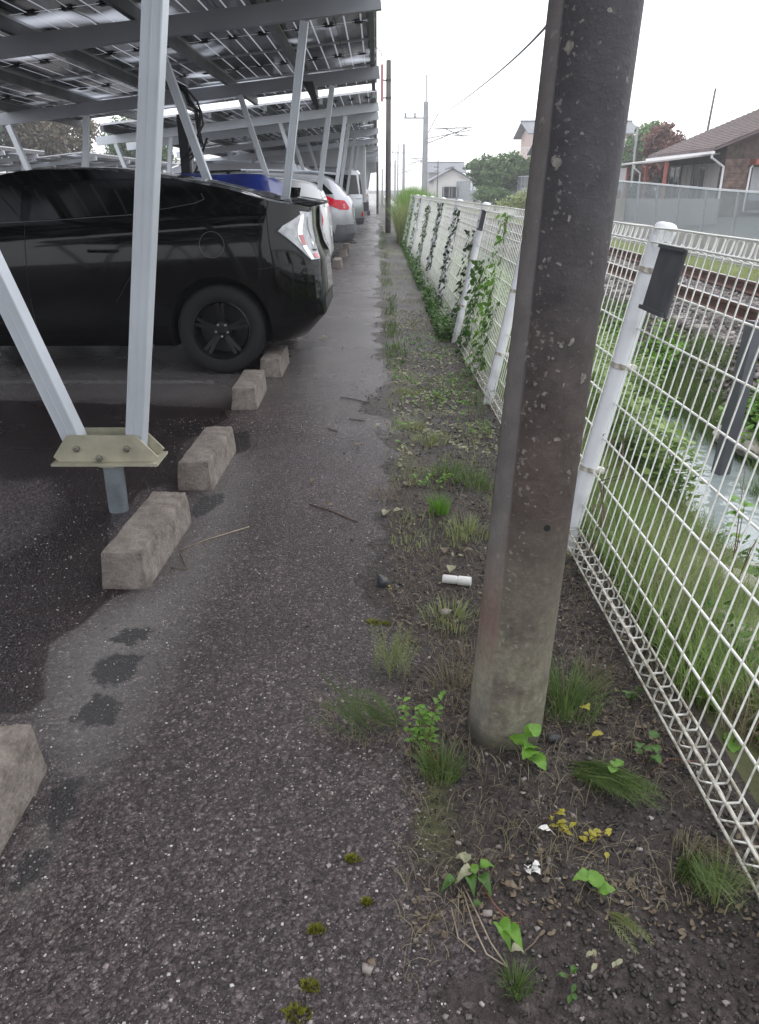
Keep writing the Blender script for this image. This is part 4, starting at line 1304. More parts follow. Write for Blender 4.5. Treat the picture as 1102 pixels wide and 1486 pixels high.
# --- silver van further on, dark van beyond, more cars far down the row
def van_extra(A):
    car = A['car']
    A['back']([(-.62, 1.12), (.62, 1.12), (.56, 1.66), (-.56, 1.66)], 'black_glass', 'rear_window', .004)
    A['corner']([(.02, .62), (.09, .62), (.09, .50), (.02, .50)], 'lamp_red', 'tail_lamp', .005)
    A['back']([(-.80, .28), (.80, .28), (.80, .46), (-.80, .46)], 'bumper_grey', 'bumper_insert', .01)
    A['back']([(-.80, .985), (.80, .985), (.80, 1.0), (-.80, 1.0)], 'dark_plastic', 'tailgate_gap', .004)
VAN_TOP = [(0, 1.72), (.1, 1.80), (.4, 1.86), (1.5, 1.90), (2.8, 1.88), (3.3, 1.78), (3.9, 1.25), (4.3, 1.02), (4.6, .7)]
VAN_REAR = [(.25, .06), (.4, 0), (.6, .01), (1.0, .04), (1.7, .12), (1.9, .16)]
VWIN = [('window', 'side', [(.14, 1.12), (.22, 1.64), (1.5, 1.68), (1.5, 1.10)], 'black_glass', .003),
        ('window', 'side', [(1.58, 1.10), (1.58, 1.68), (2.5, 1.66), (2.5, 1.06)], 'black_glass', .003),
        ('window', 'side', [(2.58, 1.06), (2.58, 1.66), (3.1, 1.62), (3.65, 1.03)], 'black_glass', .003)]
def van(label, loc, paint):
    return build_car(label, loc, 4.6, 1.70, VAN_TOP, VAN_REAR, [(.2, .05), (.5, 0), (1.5, .4)], lambda d: 1.04, paint, (.75, 3.5), .32, VWIN, van_extra, tumble=.12, sill=.25, cat='van', rim='rim_silver')
v1 = van('silver van with a square tail, just before the grey box truck', (-.40, 25.6, 0), 'silver_paint')
v2 = copy_tree(v1); v2.location = (-1.5, 20.7, 0); v2['label'] = 'silver van parked between the crossover and the square-tailed van, set back from the path'
BODY = {'dark': 'black_paint', 'white': 'white_paint', 'grey': 'grey_paint', 'silver': 'silver_paint'}
def repaint(car, paint):
    for ch in car.children:
        if ch.name.startswith('body'):
            ch.data = ch.data.copy(); ch.data.materials[0] = MATS[paint]
v3 = copy_tree(v1); v3.location = (-1.0, 33.5, 0); repaint(v3, 'white_paint'); v3['label'] = 'white van far down the row beneath the long canopy'
by = {o.get('label', ''): o for o in COL.objects}
wh = [o for o in COL.objects if o.get('label', '').startswith('white hatchback')][0]
sv = [o for o in COL.objects if o.get('label', '').startswith('silver crossover')][0]
FAR = [(wh, (-.8, 38.5, 0), 'white_paint', 'pale hatchback parked beyond the grey box truck'), (sv, (-.7, 43.0, 0), 'white_paint', 'white crossover far down the row under the long canopy'),
       (wh, (-.6, 49.0, 0), 'silver_paint', 'silver hatchback near the far end of the long canopy'), (sv, (-.6, 54.0, 0), 'grey_paint', 'grey crossover at the far end of the long canopy'),
       (wh, (-.6, 63.0, 0), 'white_paint', 'white hatchback under the last canopy in the distance')]
for src, loc, paint, lab in FAR:
    c = copy_tree(src); c.location = loc; repaint(c, paint); c['label'] = lab
# cars across the car park, seen between the supports
ROWB = [(wh, (-12.6, 17.5, 0), 'white_paint', 'white hatchback across the car park, left of the first support'),
        (sv, (-12.6, 21.5, 0), 'grey_paint', 'grey crossover across the car park under the opposite canopy'),
        (v1, (-12.6, 26.0, 0), 'white_paint', 'white van across the car park under the opposite canopy'),
        (wh, (-12.0, 39.0, 0), 'silver_paint', 'silver hatchback across the car park under the second opposite canopy'),
        (sv, (-12.0, 44.0, 0), 'white_paint', 'white crossover across the car park under the second opposite canopy')]
for src, loc, paint, lab in ROWB:
    c = copy_tree(src); c.location = loc; repaint(c, paint); c['label'] = lab

# --- small truck with a blue tarpaulin over its bed, behind the black car
tr = empty('small_truck', (-1.02, 8.95, 0), label='small truck with a deep blue tarpaulin over its load bed, behind the black car', cat='truck')
m = MB(); m.bevbox(-1.95, 0, -.70, .70, .62, .92, .02); m.box(-3.2, -.1, -.35, .35, .42, .60); m.obj('load_bed', 'white_paint', tr)
m = MB(); nx, ny = 26, 18; vs = []; fs = []
for i in range(nx):
    for j in range(ny):
        u = i/(nx-1); v = j/(ny-1)
        x = -1.97 + 1.99*u; y = -.72 + 1.44*v
        e = min(min(u, 1-u)*nx, min(v, 1-v)*ny)
        z = 1.42 - .05*u + .02*math.sin(u*9) * math.sin(v*7)
        if e < 1: z = .90
        elif e < 2: z -= .05
        vs.append((x, y, z))
for i in range(nx-1):
    for j in range(ny-1):
        a = i*ny+j; fs.append((a, a+1, a+ny+1, a+ny))
m.add(vs, fs); m.obj('tarpaulin', 'blue_tarp', tr, 'all')
m = MB(); m.tube([(-.62, -.735, .9), (-.62, -.70, 1.36), (-.62, .70, 1.36), (-.62, .735, .9)], .012, 6); m.obj('strap', 'dark_plastic', tr)
m = MB(); m.prism([(-3.2, .35), (-2.0, .35), (-2.0, 1.32), (-2.15, 1.40), (-2.75, 1.40), (-3.15, .95)], 1.38, Matrix.Translation((0, -.69, 0))); m.obj('cab', 'white_paint', tr)
m = MB(); m.prism([(-3.02, .96), (-2.2, .92), (-2.2, 1.30), (-2.72, 1.33)], 1.384, Matrix.Translation((0, -.692, 0))); m.obj('window', 'black_glass', tr)
for wx in (-.75, -2.75):
    for s_ in (-1, 1): add_wheel(tr, wx, s_*.60, .27, s_, 'rim_silver')

# --- tall grey box truck
bt = empty('box_truck', (-.30, 29.4, 0), label='tall truck with a plain pale grey box body, beyond the silver vans', cat='truck')
m = MB(); m.bevbox(-4.3, -.12, -.98, .98, .85, 2.62, .03); m.obj('box_body', 'truck_grey', bt)
m = MB(); m.box(-.125, -.10, -.96, .96, .9, 2.58); m.obj('rear_door', 'truck_grey', bt)
m = MB(); m.box(-4.3, 0, -.45, .45, .55, .84); m.box(-.06, .04, -.9, .9, .42, .56); m.obj('chassis', 'bumper_grey', bt)
m = MB(); m.prism([(-6.0, .45), (-4.4, .45), (-4.4, 2.1), (-4.7, 2.2), (-5.6, 2.2), (-5.95, 1.35)], 1.8, Matrix.Translation((0, -.9, 0))); m.obj('cab', 'white_paint', bt)
for wx in (-1.0, -5.2):
    for s_ in (-1, 1): add_wheel(bt, wx, s_*.8, .38, s_, 'rim_silver')
# ------------------------------------------------------------------ poles
m = MB()
base = Vector((.318, 1.605, 0)); lean = Vector((.042, -.002, 1)).normalized()
q = Vector((0, 0, 1)).rotation_difference(lean)
prof = []
rr = random.Random(2)
for k in range(60):
    z = -.1 + 7.1 * (k/59)
    prof.append((.0915 - z * .0062, z))
prof = [(.094, -.1), (.0925, 0.0)] + [p for p in prof if p[1] > .05]
m.lathe(prof, 72)
near_pole = m.obj('concrete_pole', 'old_pole', None, True, loc=base)
near_pole.rotation_euler = q.to_euler()
tag(near_pole, 'thick dark old concrete pole with pale lichen spots, standing in the verge', 'utility pole')
def on_pole(name, build, material, ang, z, off=0):
    r = .0915 - z*.0062
    M = Matrix.Rotation(ang, 4, 'Z') @ Matrix.Translation((r + off, 0, z))
    mm = MB(); build(mm, M); return mm.obj(name, material, near_pole)
# joint ridge along the pole and a drilled hole
m = MB(); a_ = R(-137)
m.tube([((.0915-z*.0062)*math.cos(a_), (.0915-z*.0062)*math.sin(a_), z) for z in (.02, 1, 2, 3, 5, 6.9)], .0016, 5); m.obj('mould_seam', 'old_pole', near_pole)
def hole(mm, M):
    mm.lathe([(.0075, .0), (.0075, .0015)], 16, M @ Matrix.Rotation(R(90), 4, 'Y'))
on_pole('drilled_hole', hole, 'dark_opening', R(-78), .585, -.0008)

b = G(566, 337); b = Vector((.335, 26.0, 0))
m = MB(); m.lathe([(.095, -.1), (.088, 0), (.070, 4.72), (.04, 4.74)], 20); pl = m.obj('brown_pole', 'pole_far', None, True, loc=b)
tag(pl, 'thin brown pole beside the path with a narrow red box strapped to it', 'utility pole')
m = MB(); m.lathe([(.082, 3.72), (.082, 3.78)], 16, cap=False); m.lathe([(.080, 4.18), (.080, 4.24)], 16, cap=False); m.box(-.17, -.06, -.03, .03, 3.74, 3.77); m.box(-.17, -.06, -.03, .03, 4.20, 4.23); m.obj('strap', 'dark_plastic', pl)
m = MB(); m.bevbox(-.235, -.150, -.05, .05, 3.66, 4.62, .01); o = m.obj('red_box', 'red_sign', pl)
m = MB(); m.tube([(-.19, 0, 4.62), (-.19, 0, 4.78), (-.22, 0, 4.92), (-.30, 0, 5.02), (-.42, 0, 5.08), (-.62, 0, 5.10)], .012, 6); m.obj('conduit', 'wire_grey', pl)

def catenary_mast(loc, h, label, s=1.0, arms=True):
    e = empty('railway_mast', loc, label=label, cat='railway mast', group='catenary masts along the railway')
    m = MB(); m.lathe([(.20*s, -.3), (.17*s, h)], 14); m.obj('mast', 'mast_grey', e, True)
    m = MB(); m.lathe([(.05, h), (.04, h + 1.5), (.07, h+1.5), (.03, h+1.62)], 8); m.obj('lightning_rod', 'mast_grey', e)
    m = MB(); zz = h - 1.0
    m.beam((-1.5, 0, zz), (.2, 0, zz), .09, .09)
    for x in (-1.4, -.75):
        m.lathe([(.05, zz+.03), (.09, zz+.12), (.04, zz+.18), (.09, zz+.24), (.04, zz+.34)], 8, Matrix.Translation((x, 0, 0)))
    m.obj('crossarm', 'mast_grey', e)
    m = MB(); m.beam((.0, 0, zz-1.3), (3.1, 0, zz-.75), .05, .05); m.tube([(.6, 0, zz-.68), (2.0, 0, zz-.62), (3.2, 0, zz-.60)], .035, 6); m.tube([(1.2, 0, zz-.6), (2.6, 0, zz-1.15)], .03, 6); m.tube([(.1, 0, zz-1.6), (1.6, 0, zz-1.05), (2.9, 0, zz-.62)], .03, 6); m.tube([(2.0, 0, zz-1.08), (3.1, 0, zz-1.06)], .03, 6)
    m.tube([(.2, 0, zz-.9), (.85, .0, zz+.30)], .03, 6)
    m.obj('bracket_arm', 'wire_grey', e)
    return e
catenary_mast((3.35, 60, -.1), 6.9, 'nearest railway mast with a thin rod on top and two cross arms')
mm = catenary_mast((3.35, 108, -.1), 6.6, 'second railway mast, fainter and lower, just left of the nearest mast', .9)
catenary_mast((3.35, 160, -.1), 6.4, 'third railway mast, faint in the distance near the path end', .9)
# overhead cable crossing the sky towards the railway mast
m = MB(); A0 = PD(838, -25, 6.0); A1 = PD(720, 108, 20); A2 = PD(651, 161, 42); pts = []
for k in range(41):
    t = k/40
    p = (1-t)**2*A0 + 2*t*(1-t)*(A1*2 - (A0+A2)*.5) + t*t*A2
    pts.append(p)
m.tube(pts, .016, 5); o = m.obj('overhead_cable', 'wire_grey'); tag(o, 'single sagging cable crossing the white sky left of the big pole', 'cable')
# contact wires above the track
m = MB()
for x, z in ((4.4, 4.45), (4.4, 5.15)):
    m.tube([(x, 40, z), (x, 60, z + (.1 if z > 5 else 0)), (x, 84, z - (.25 if z > 5 else 0)), (x, 108, z+(.1 if z > 5 else 0)), (x, 160, z)], .010, 4)
o = m.obj('contact_wires', 'wire_grey'); tag(o, 'thin contact wires strung along the railway masts', 'wires')
# thinner poles in the distance
for (px, py0, py1, D, wd, mt, lab) in ((578, 206, 300, 75, .10, 'mast_grey', 'slim grey pole far off between the brown pole and the railway mast'),
        (636, 233, 275, 95, .12, 'pole_far', 'dark pole standing before the grey roofed houses'),
        (926, 184, 258, 46, .13, 'pole_pale', 'pale pole just right of the big dark pole'),
        (922.5, 195, 256, 54, .10, 'pole_pale', 'second pale pole close behind, right of the big dark pole'),
        (548, 212, 300, 48, .12, 'pole_far', 'short dark pole at the far end of the path by the canopies'),
        (555, 245, 300, 70, .1, 'pole_pale', 'thin pale post at the far end of the path')):
    a = PD(px, py0, D); g = PD(px, py1, D)
    m = MB(); m.lathe([(wd*.6, -.2), (wd*.45, a.z)], 10); o = m.obj('distant_pole', mt, None, True, loc=(a.x, D, 0)); tag(o, lab, 'utility pole')
    if px == 636:
        mb = MB(); mb.box(-.5, .1, -.03, .03, a.z-.7, a.z-.62); mb.box(-.35, .1, -.03, .03, a.z-1.1, a.z-1.02); mb.obj('crossarm', 'pole_far', o)
# steel stake by the track
g = Vector((2.56, 5.46, -.55))
m = MB(); m.box(-.048, .048, -.045, .045, -.45, .96)
o = m.obj('trackside_post', 'bumper_grey', loc=g, rot=(0, R(4), R(20))); tag(o, 'dark square post on the far bank of the ditch, at the right edge', 'post')

# ------------------------------------------------------------------ screen fence beyond the track
scr = empty('screen_fence', (0, 0, 0), label='long translucent grey screen fence on the far side of the railway', cat='fence')
path = [(8.6, 10, 1.12), (8.6, 18, 1.18), (8.7, 28, 1.46), (9.3, 45, 1.93), (10.3, 72, 2.15), (8.8, 100, 2.1)]
def spt(t):
    return tuple(smooth_interp([p[1] for p in path], [p[i] for p in path], t) if i != 1 else t for i in range(3))
ts = [10 + i*2.0 for i in range(45)]
for a, b in zip(ts[:-1], ts[1:]):
    pa, pb = spt(a), spt(b)
    m = MB()
    m.add([(pa[0]-.004, pa[1]+.03, .20), (pb[0]-.004, pb[1]-.03, .20), (pb[0]-.004, pb[1]-.03, pb[2]-.03), (pa[0]-.004, pa[1]+.03, pa[2]-.03),
           (pa[0]+.004, pa[1]+.03, .20), (pb[0]+.004, pb[1]-.03, .20), (pb[0]+.004, pb[1]-.03, pb[2]-.03), (pa[0]+.004, pa[1]+.03, pa[2]-.03)],
          [(0,1,2,3), (7,6,5,4), (0,4,5,1), (1,5,6,2), (2,6,7,3), (3,7,4,0)])
    m.obj('screen_panel', 'screen_grey', scr)
    m = MB(); m.beam((pa[0], pa[1], pa[2]), (pb[0], pb[1], pb[2]), .05, .045); m.obj('top_rail', 'galvanised_far', scr)
    m = MB(); m.box(pa[0]-.03, pa[0]+.03, pa[1]-.025, pa[1]+.025, -.15, pa[2]-.025); m.obj('post', 'mast_grey', scr)
m = MB()
for a, b in zip(ts[:-1], ts[1:]):
    pa, pb = spt(a), spt(b)
    m.beam((pa[0], pa[1], .0), (pb[0], pb[1], .0), .16, .38)
m.obj('footing', 'concrete_low', scr)

# ------------------------------------------------------------------ houses
def window(parent, x0, x1, y0, y1, z0, z1, frame='shutter_grey', pane='window_dark', axis='x', d=.04, bars=1):
    "window on a wall of constant y (axis 'x') or constant x (axis 'y')"
    m = MB(); t = .05
    if axis == 'x':
        y = y0
        m.box(x0-t, x1+t, y-d, y, z1, z1+t); m.box(x0-t, x1+t, y-d, y, z0-t, z0); m.box(x0-t, x0, y-d, y, z0+.001, z1-.001); m.box(x1, x1+t, y-d, y, z0+.001, z1-.001)
        for k in range(1, bars+1):
            xc = x0 + (x1-x0)*k/(bars+1); m.box(xc-.02, xc+.02, y-d, y, z0+.001, z1-.001)
        f = m.obj('window', frame, parent)
        m = MB(); m.box(x0+.001, x1-.001, y-d*.6, y-.005, z0+.001, z1-.001); m.obj('pane', pane, f)
    else:
        x = x0
        m.box(x-d, x, y0-t, y1+t, z1, z1+t); m.box(x-d, x, y0-t, y1+t, z0-t, z0); m.box(x-d, x, y0-t, y0, z0+.001, z1-.001); m.box(x-d, x, y1, y1+t, z0+.001, z1-.001)
        for k in range(1, bars+1):
            yc = y0 + (y1-y0)*k/(bars+1); m.box(x-d, x, yc-.02, yc+.02, z0+.001, z1-.001)
        f = m.obj('window', frame, parent)
        m = MB(); m.box(x-d*.6, x-.005, y0+.001, y1-.001, z0+.001, z1-.001); m.obj('pane', pane, f)
    return f
def gable_house(name, label, x0, x1, y0, y1, zb, ze, zr, ridge, wall, roof, over=.5, tiles=0, group=None, loc=(0,0,0), rotz=0, hip=0):
    hse = empty(name, loc, (0, 0, rotz), label, 'house', group)
    m = MB()
    if ridge == 'y':
        xm = (x0+x1)/2; zg = ze + (zr-ze) * .96
        m.prism([(x0, zb), (x1, zb), (x1, ze), (xm, zg), (x0, ze)], y1-y0, Matrix.Translation((0, y0, 0)))
    else:
        ym = (y0+y1)/2; zg = ze + (zr-ze)*.96
        m.prism([(y0, zb), (y1, zb), (y1, ze), (ym, zg), (y0, ze)], x1-x0, Matrix.Translation((x1, 0, 0)) @ Matrix.Rotation(R(90), 4, 'Z'))
    m.obj('wall', wall, hse)
    # two roof slopes with thickness
    rf = None
    if ridge == 'y':
        half = (x1-x0)/2; slope = (zr-ze)/half
        for s_ in (-1, 1):
            xm = (x0+x1)/2; xe = xm + s_*(half+over); zE = ze - slope*over
            m = MB(); t = .09
            vs = [(xm, y0-over, zr+.03), (xm, y1+over, zr+.03), (xe, y1+over, zE+.03), (xe, y0-over, zE+.03)]
            vs += [(x, y, z+t) for x, y, z in vs]
            m.add(vs, [(0,1,2,3), (7,6,5,4), (0,4,5,1), (1,5,6,2), (2,6,7,3), (3,7,4,0)])
            r_ = m.obj('roof', roof, hse)
            if tiles:
                # courses of tiles, each course a low step
                tm = MB(); nC = 22
                for k in range(nC):
                    f0 = k/nC; f1 = (k+1.12)/nC; f1 = min(f1, 1)
                    a = Vector((xm + (xe-xm)*f0, 0, zr+.03+t + (zE-zr)*f0)); b_ = Vector((xm + (xe-xm)*f1, 0, zr+.03+t + (zE-zr)*f1))
                    tm.add([(a.x, y0-over-.02, a.z+.005), (a.x, y1+over+.02, a.z+.005), (b_.x, y1+over+.02, b_.z+.045), (b_.x, y0-over-.02, b_.z+.045), (b_.x, y1+over+.02, b_.z+.002), (b_.x, y0-over-.02, b_.z+.002)],
                           [(0,1,2,3) if s_ < 0 else (3,2,1,0), (3,2,4,5)])
                o = tm.obj('tile_course', roof, r_)
        m = MB(); m.beam(((x0+x1)/2, y0-over-.05, zr+.17), ((x0+x1)/2, y1+over+.05, zr+.17), .26, .14); m.obj('ridge', roof, hse)
    else:
        half = (y1-y0)/2; slope = (zr-ze)/half
        for s_ in (-1, 1):
            ym = (y0+y1)/2; yE = ym + s_*(half+over); zE = ze - slope*over
            m = MB(); t = .09
            vs = [(x0-over, ym, zr+.03), (x1+over, ym, zr+.03), (x1+over, yE, zE+.03), (x0-over, yE, zE+.03)]
            vs += [(x, y, z+t) for x, y, z in vs]
            m.add(vs, [(0,1,2,3), (7,6,5,4), (0,4,5,1), (1,5,6,2), (2,6,7,3), (3,7,4,0)])
            m.obj('roof', roof, hse)
        m = MB(); m.beam((x0-over-.05, (y0+y1)/2, zr+.17), (x1+over+.05, (y0+y1)/2, zr+.17), .26, .14); m.obj('ridge', roof, hse)
    return hse
# brown house beyond the screen fence. wall corner nearest to the viewer at x 13.25, y 32.5
HX, HY = 13.25, 32.5
hs = gable_house('brown_house', 'low brown wooden house with a dark tiled roof and red posts, beyond the grey screen', HX, HX+8.4, HY, HY+6.2, .25, 2.85, 4.55, 'y', 'board_brown', 'tile_brown', .75, tiles=1)
# white gable board, eaves gutter, downpipes
m = MB(); m.prism([(HX+1.25, 3.10), (HX+7.1, 3.10), (HX+4.2, 4.28)], .03, Matrix.Translation((0, HY-.04, 0))); m.obj('gable_panel', 'wall_white', hs)
m = MB(); m.beam((HX-.78, HY-.78, 2.52), (HX-.78, HY+7.0, 2.52), .09, .09); m.obj('gutter', 'pipe_white', hs)
m = MB(); m.tube([(HX-.72, HY-.5, 2.48), (HX-.72, HY-.5, 2.35), (HX-.06, HY-.10, 2.05), (HX-.06, HY-.10, .3)], .045, 8); m.obj('downpipe', 'pipe_white', hs)
m = MB(); m.tube([(HX+1.05, HY-.12, 2.1), (HX+.98, HY-.12, 2.0), (HX+.95, HY-.12, .45)], .04, 8); m.obj('downpipe', 'pipe_white', hs)
for k in range(8):      # lap boards by the corner
    m = MB(); m.box(HX+.02, HX+.95, HY-.035, HY-.005, .30+k*.255, .30+k*.255+.235); m.obj('board', 'board_light', hs)
for k in range(3):
    m = MB(); m.box(HX+.02+k*.32, HX+.31+k*.32, HY-.035, HY-.005, 2.36, 2.80); m.obj('board', 'board_brown', hs)
m = MB(); m.box(HX+.95, HX+3.2, HY-.55, HY-.02, 2.12, 2.30); m.obj('awning', 'wood_red', hs)
window(hs, HX+1.15, HX+2.9, HY-.005, 0, .9, 2.0, 'shutter_grey', 'shutter_grey', bars=2)
m = MB(); m.box(HX+1.1, HX+2.8, HY-.35, HY-.02, .42, .50); m.obj('ledge', 'concrete_low', hs)
for (a, b) in ((.4, 1.5), (1.7, 2.9), (3.2, 4.2), (4.6, 5.8)):
    window(hs, HX-.005, 0, HY+a, HY+b, .55, 2.15, 'curtain_pale', 'window_dark' if a in (1.7, 4.6) else 'curtain_pale', axis='y', bars=1)
m = MB(); m.box(HX+4.05, HX+4.35, HY+1.0, HY+6.0, 4.70, 4.88); m.obj('ridge_cap', 'tile_brown', hs)
# lean-to on the track side
lt = empty('lean_to', (0, 0, 0), label='lean-to shelter with a thin pale roof and red wooden posts against the brown house', cat='shelter')
m = MB()
vs = [(HX-2.2, HY+.3, 2.25), (HX-.1, HY+.3, 2.50), (HX-.1, HY+8.4, 2.50), (HX-2.2, HY+8.4, 2.25)]
vs += [(x, y, z+.06) for x, y, z in vs]
m.add(vs, [(3,2,1,0), (4,5,6,7), (0,1,5,4), (1,2,6,5), (2,3,7,6), (3,0,4,7)]); m.obj('roof', 'curtain_pale', lt)
for y in (.45, 2.8, 5.4, 8.2):
    m = MB(); m.box(HX-2.12, HX-2.02, HY+y-.05, HY+y+.05, .2, 2.25); m.obj('post', 'wood_red', lt)
m = MB(); m.box(HX-2.1, HX-2.04, HY+5.45, HY+8.15, .3, 1.2); m.obj('side_panel', 'wood_red', lt)
m = MB(); m.box(HX-2.09, HX-2.05, HY+5.45, HY+8.15, 1.21, 2.15); m.obj('window_pane', 'curtain_pale', lt)
m = MB(); m.tube([(HX-2.15, HY+4.2, 2.22), (HX-2.15, HY+4.2, 2.1), (HX-1.9, HY+4.1, 1.9), (HX-1.9, HY+4.1, .3)], .04, 8); m.obj('downpipe', 'pipe_white', lt)
ac = empty('air_conditioner', (HX+1.75, HY-.95, .35), label='white air conditioner unit standing before the brown house, at the right edge', cat='air conditioner')
m = MB(); m.bevbox(-.42, .42, -.16, .16, .12, .72, .02); m.obj('casing', 'unit_white', ac)
m = MB(); m.lathe([(.24, 0), (.24, .015), (.21, .016), (.21, .002), (.04, .002), (.04, .012)], 24, Matrix.Translation((-.1, -.161, .42)) @ Matrix.Rotation(R(90), 4, 'X'), cap=False); m.obj('fan_grille', 'shutter_grey', ac)
for x in (-.3, .3):
    m = MB(); m.box(x-.06, x+.06, -.16, .16, 0, .12); m.obj('foot', 'concrete_low', ac)
m = MB(); m.box(HX-5.0, HX-1.2, HY-3.05, HY-2.85, .1, .95); o = m.obj('low_wall', 'concrete_low'); tag(o, 'low concrete wall in front of the brown house', 'wall')
m = MB(); a = PD(1039, 128, 41); m.lathe([(.06, 3.0), (.045, a.z)], 8); o = m.obj('antenna_pole', 'pole_far', loc=(a.x-.3, 41, 0), rot=(0, R(3), 0)); tag(o, 'thin dark mast rising behind the brown tiled roof', 'pole')

h2 = gable_house('pale_house', 'cream house with a dark eave, partly hidden right of the big pole', 0, 5, 0, 6, 0, 3.7, 4.6, 'x', 'wall_cream', 'tile_grey', .5, loc=(11.6, 57, 0))
h3 = gable_house('balcony_house', 'two storey pink house with a balcony, just left of the big pole', 0, 9, 0, 7, 0, 6.0, 7.0, 'x', 'wall_pink', 'tile_grey', .7, loc=(14.2, 78, 0))
window(h3, 1.2, 2.6, -.005, 0, 4.4, 5.5, 'unit_white', 'window_dark')
bal = MB(); bal.box(-1.6, -.01, -.9, 1.6, 3.6, 3.8)
for k in range(8): bal.box(-1.58 + k*.2, -1.55 + k*.2, -.88, -.85, 3.8, 4.7)
bal.box(-1.6, -.01, -.9, -.85, 4.7, 4.76); bal.obj('balcony', 'unit_white', h3)
FARH = [((6.4, 96, -.6), 4.2, 8, 2.9, 4.0, 'wall_white', 'tile_grey', 'grey gabled house with white walls beyond the far end of the white fence', 'y'),
        ((7.6, 125, -.6), 5, 8, 4.2, 5.5, 'wall_grey', 'tile_grey', 'taller grey roofed house behind the white gabled one', 'x'),
        ]
for loc, wx, wy, ze, zr, wl_, rf_, lab, rd in FARH:
    h = gable_house('distant_house', lab, 0, wx, 0, wy, 0, ze, zr, rd, wl_, rf_, .5, loc=loc)
    window(h, 1, 2.6, -.005, 0, 1.0, 2.1, 'unit_white', 'window_dark'); window(h, wx-3, wx-1.2, -.005, 0, 1.0, 2.1, 'unit_white', 'window_dark')
    if ze > 5: window(h, 1, 2.6, -.005, 0, 3.8, 4.7, 'unit_white', 'window_dark')

# ------------------------------------------------------------------ trees and hedges
def leaf_cloud(name, blobs, n, size, material, parent=None, seed=0, gap=.35, squash=.8):
    "blobs: (x,y,z,r). leaf-sized faces gathered in clumps through each volume"
    rg = np.random.default_rng(seed); allc = []
    tot = sum(b[3]**2 for b in blobs)
    for b in blobs:
        nb = max(20, int(n * b[3]**2 / tot)); nc = max(6, nb // 26)
        d = rg.normal(size=(nc, 3)); d /= np.linalg.norm(d, axis=1)[:, None]
        rad = b[3] * (.55 + .5 * rg.random(nc)) 
        cc = np.array(b[:3]) + d * rad[:, None] * np.array([1, 1, squash])
        k = rg.integers(0, nc, nb)
        p = cc[k] + rg.normal(size=(nb, 3)) * b[3] * .13
        allc.append(p)
    P = np.concatenate(allc); n = len(P)
    u = rg.normal(size=(n, 3)); u /= np.linalg.norm(u, axis=1)[:, None]
    v = np.cross(u, rg.normal(size=(n, 3))); v /= np.linalg.norm(v, axis=1)[:, None]
    s = size * (.6 + .8 * rg.random(n))
    V = np.stack([P - u*s[:, None], P + v*s[:, None]*.55, P + u*s[:, None], P - v*s[:, None]*.55], 1)
    F = np.arange(n*4).reshape(-1, 4)
    return np_mesh(name, V.reshape(-1, 3), F, material, parent)
def tree(label, loc, h, r, material='crown_green', seed=0, n=9000, leaf=.14, name='tree', group='trees around the car park and railway'):
    t = empty(name, loc, label=label, cat='tree', group=group)
    rr = random.Random(seed); m = MB()
    m.tube([(0, 0, -.3), (rr.uniform(-.1,.1), 0, h*.35), (rr.uniform(-.2,.2), rr.uniform(-.2,.2), h*.7)], [h*.035, h*.026, h*.012], 8)
    for k in range(7):
        a = rr.uniform(0, 6.28); z0 = h*rr.uniform(.25, .5)
        m.tube([(0, 0, z0), (math.cos(a)*r*.4, math.sin(a)*r*.4, z0+h*.15), (math.cos(a)*r*.75, math.sin(a)*r*.75, z0+h*.28)], [h*.014, h*.008, h*.003], 5)
    m.obj('trunk', 'trunk', t, True)
    bl = []
    for k in range(11):
        a = rr.uniform(0, 6.28); q = rr.uniform(0, .62) * r; zz = h * rr.uniform(.42, .80)
        bl.append((math.cos(a)*q, math.sin(a)*q, zz, r*rr.uniform(.34, .52)))
    leaf_cloud('crown', bl, n, leaf, material, t, seed)
    return t
def bush(label, loc, r, hgt, material, seed, n=3500, leaf=.07, name='bush', group='bushes along the railway and screen fence'):
    rr = random.Random(seed); bl = []
    for k in range(7):
        bl.append((rr.uniform(-.6, .6)*r, rr.uniform(-.6, .6)*r, hgt*rr.uniform(.3, .68), hgt*rr.uniform(.28, .42)))
    o = empty(name, loc, label=label, cat='bush', group=group)
    m = MB()
    for k in range(5): m.tube([(rr.uniform(-.2,.2)*r, rr.uniform(-.2,.2)*r, -.2), (rr.uniform(-.5,.5)*r, rr.uniform(-.5,.5)*r, hgt*.6)], [.03*hgt, .01*hgt], 5)
    m.obj('stems', 'trunk', o); leaf_cloud('foliage', bl, n, leaf, material, o, seed)
    return o
tree('round green tree behind the screen fence, left of the big pole', (9.8, 62, -.1), 4.5, 2.3, 'crown_green', 1)
tree('smaller green tree left of the round one behind the screen fence', (8.3, 66, -.1), 3.7, 1.7, 'crown_green', 2, 6000)
tree('green tree between the round tree and the pink house', (13.0, 68, 0), 4.3, 2.3, 'crown_green', 3, 7000)
bush('green bush growing against the screen fence beside the big pole', (7.8, 36, -.15), 1.3, 1.7, 'crown_green', 4)
bush('low bright bush on the near side of the screen fence', (7.6, 44, -.15), 1.4, 1.5, 'grass_pale', 5)
bush('bright bush at the left end of the screen fence', (7.9, 56, -.15), 1.5, 1.8, 'crown_green', 6)
bush('dark bush right of the big pole before the cream house', (12.5, 40, .1), 1.2, 1.9, 'crown_dark', 7)
tree('red leaved tree beside the brown house', (15.4, 46, .2), 4.2, 2.0, 'crown_red', 8, 7000, .11)
tree('green tree behind the red leaved one', (17.0, 54, .2), 5.1, 2.2, 'crown_green', 9, 7000)
tree('dark green tree between the pale poles and the cream house', (15.2, 50, .1), 3.3, 1.5, 'crown_dark', 10, 5000)
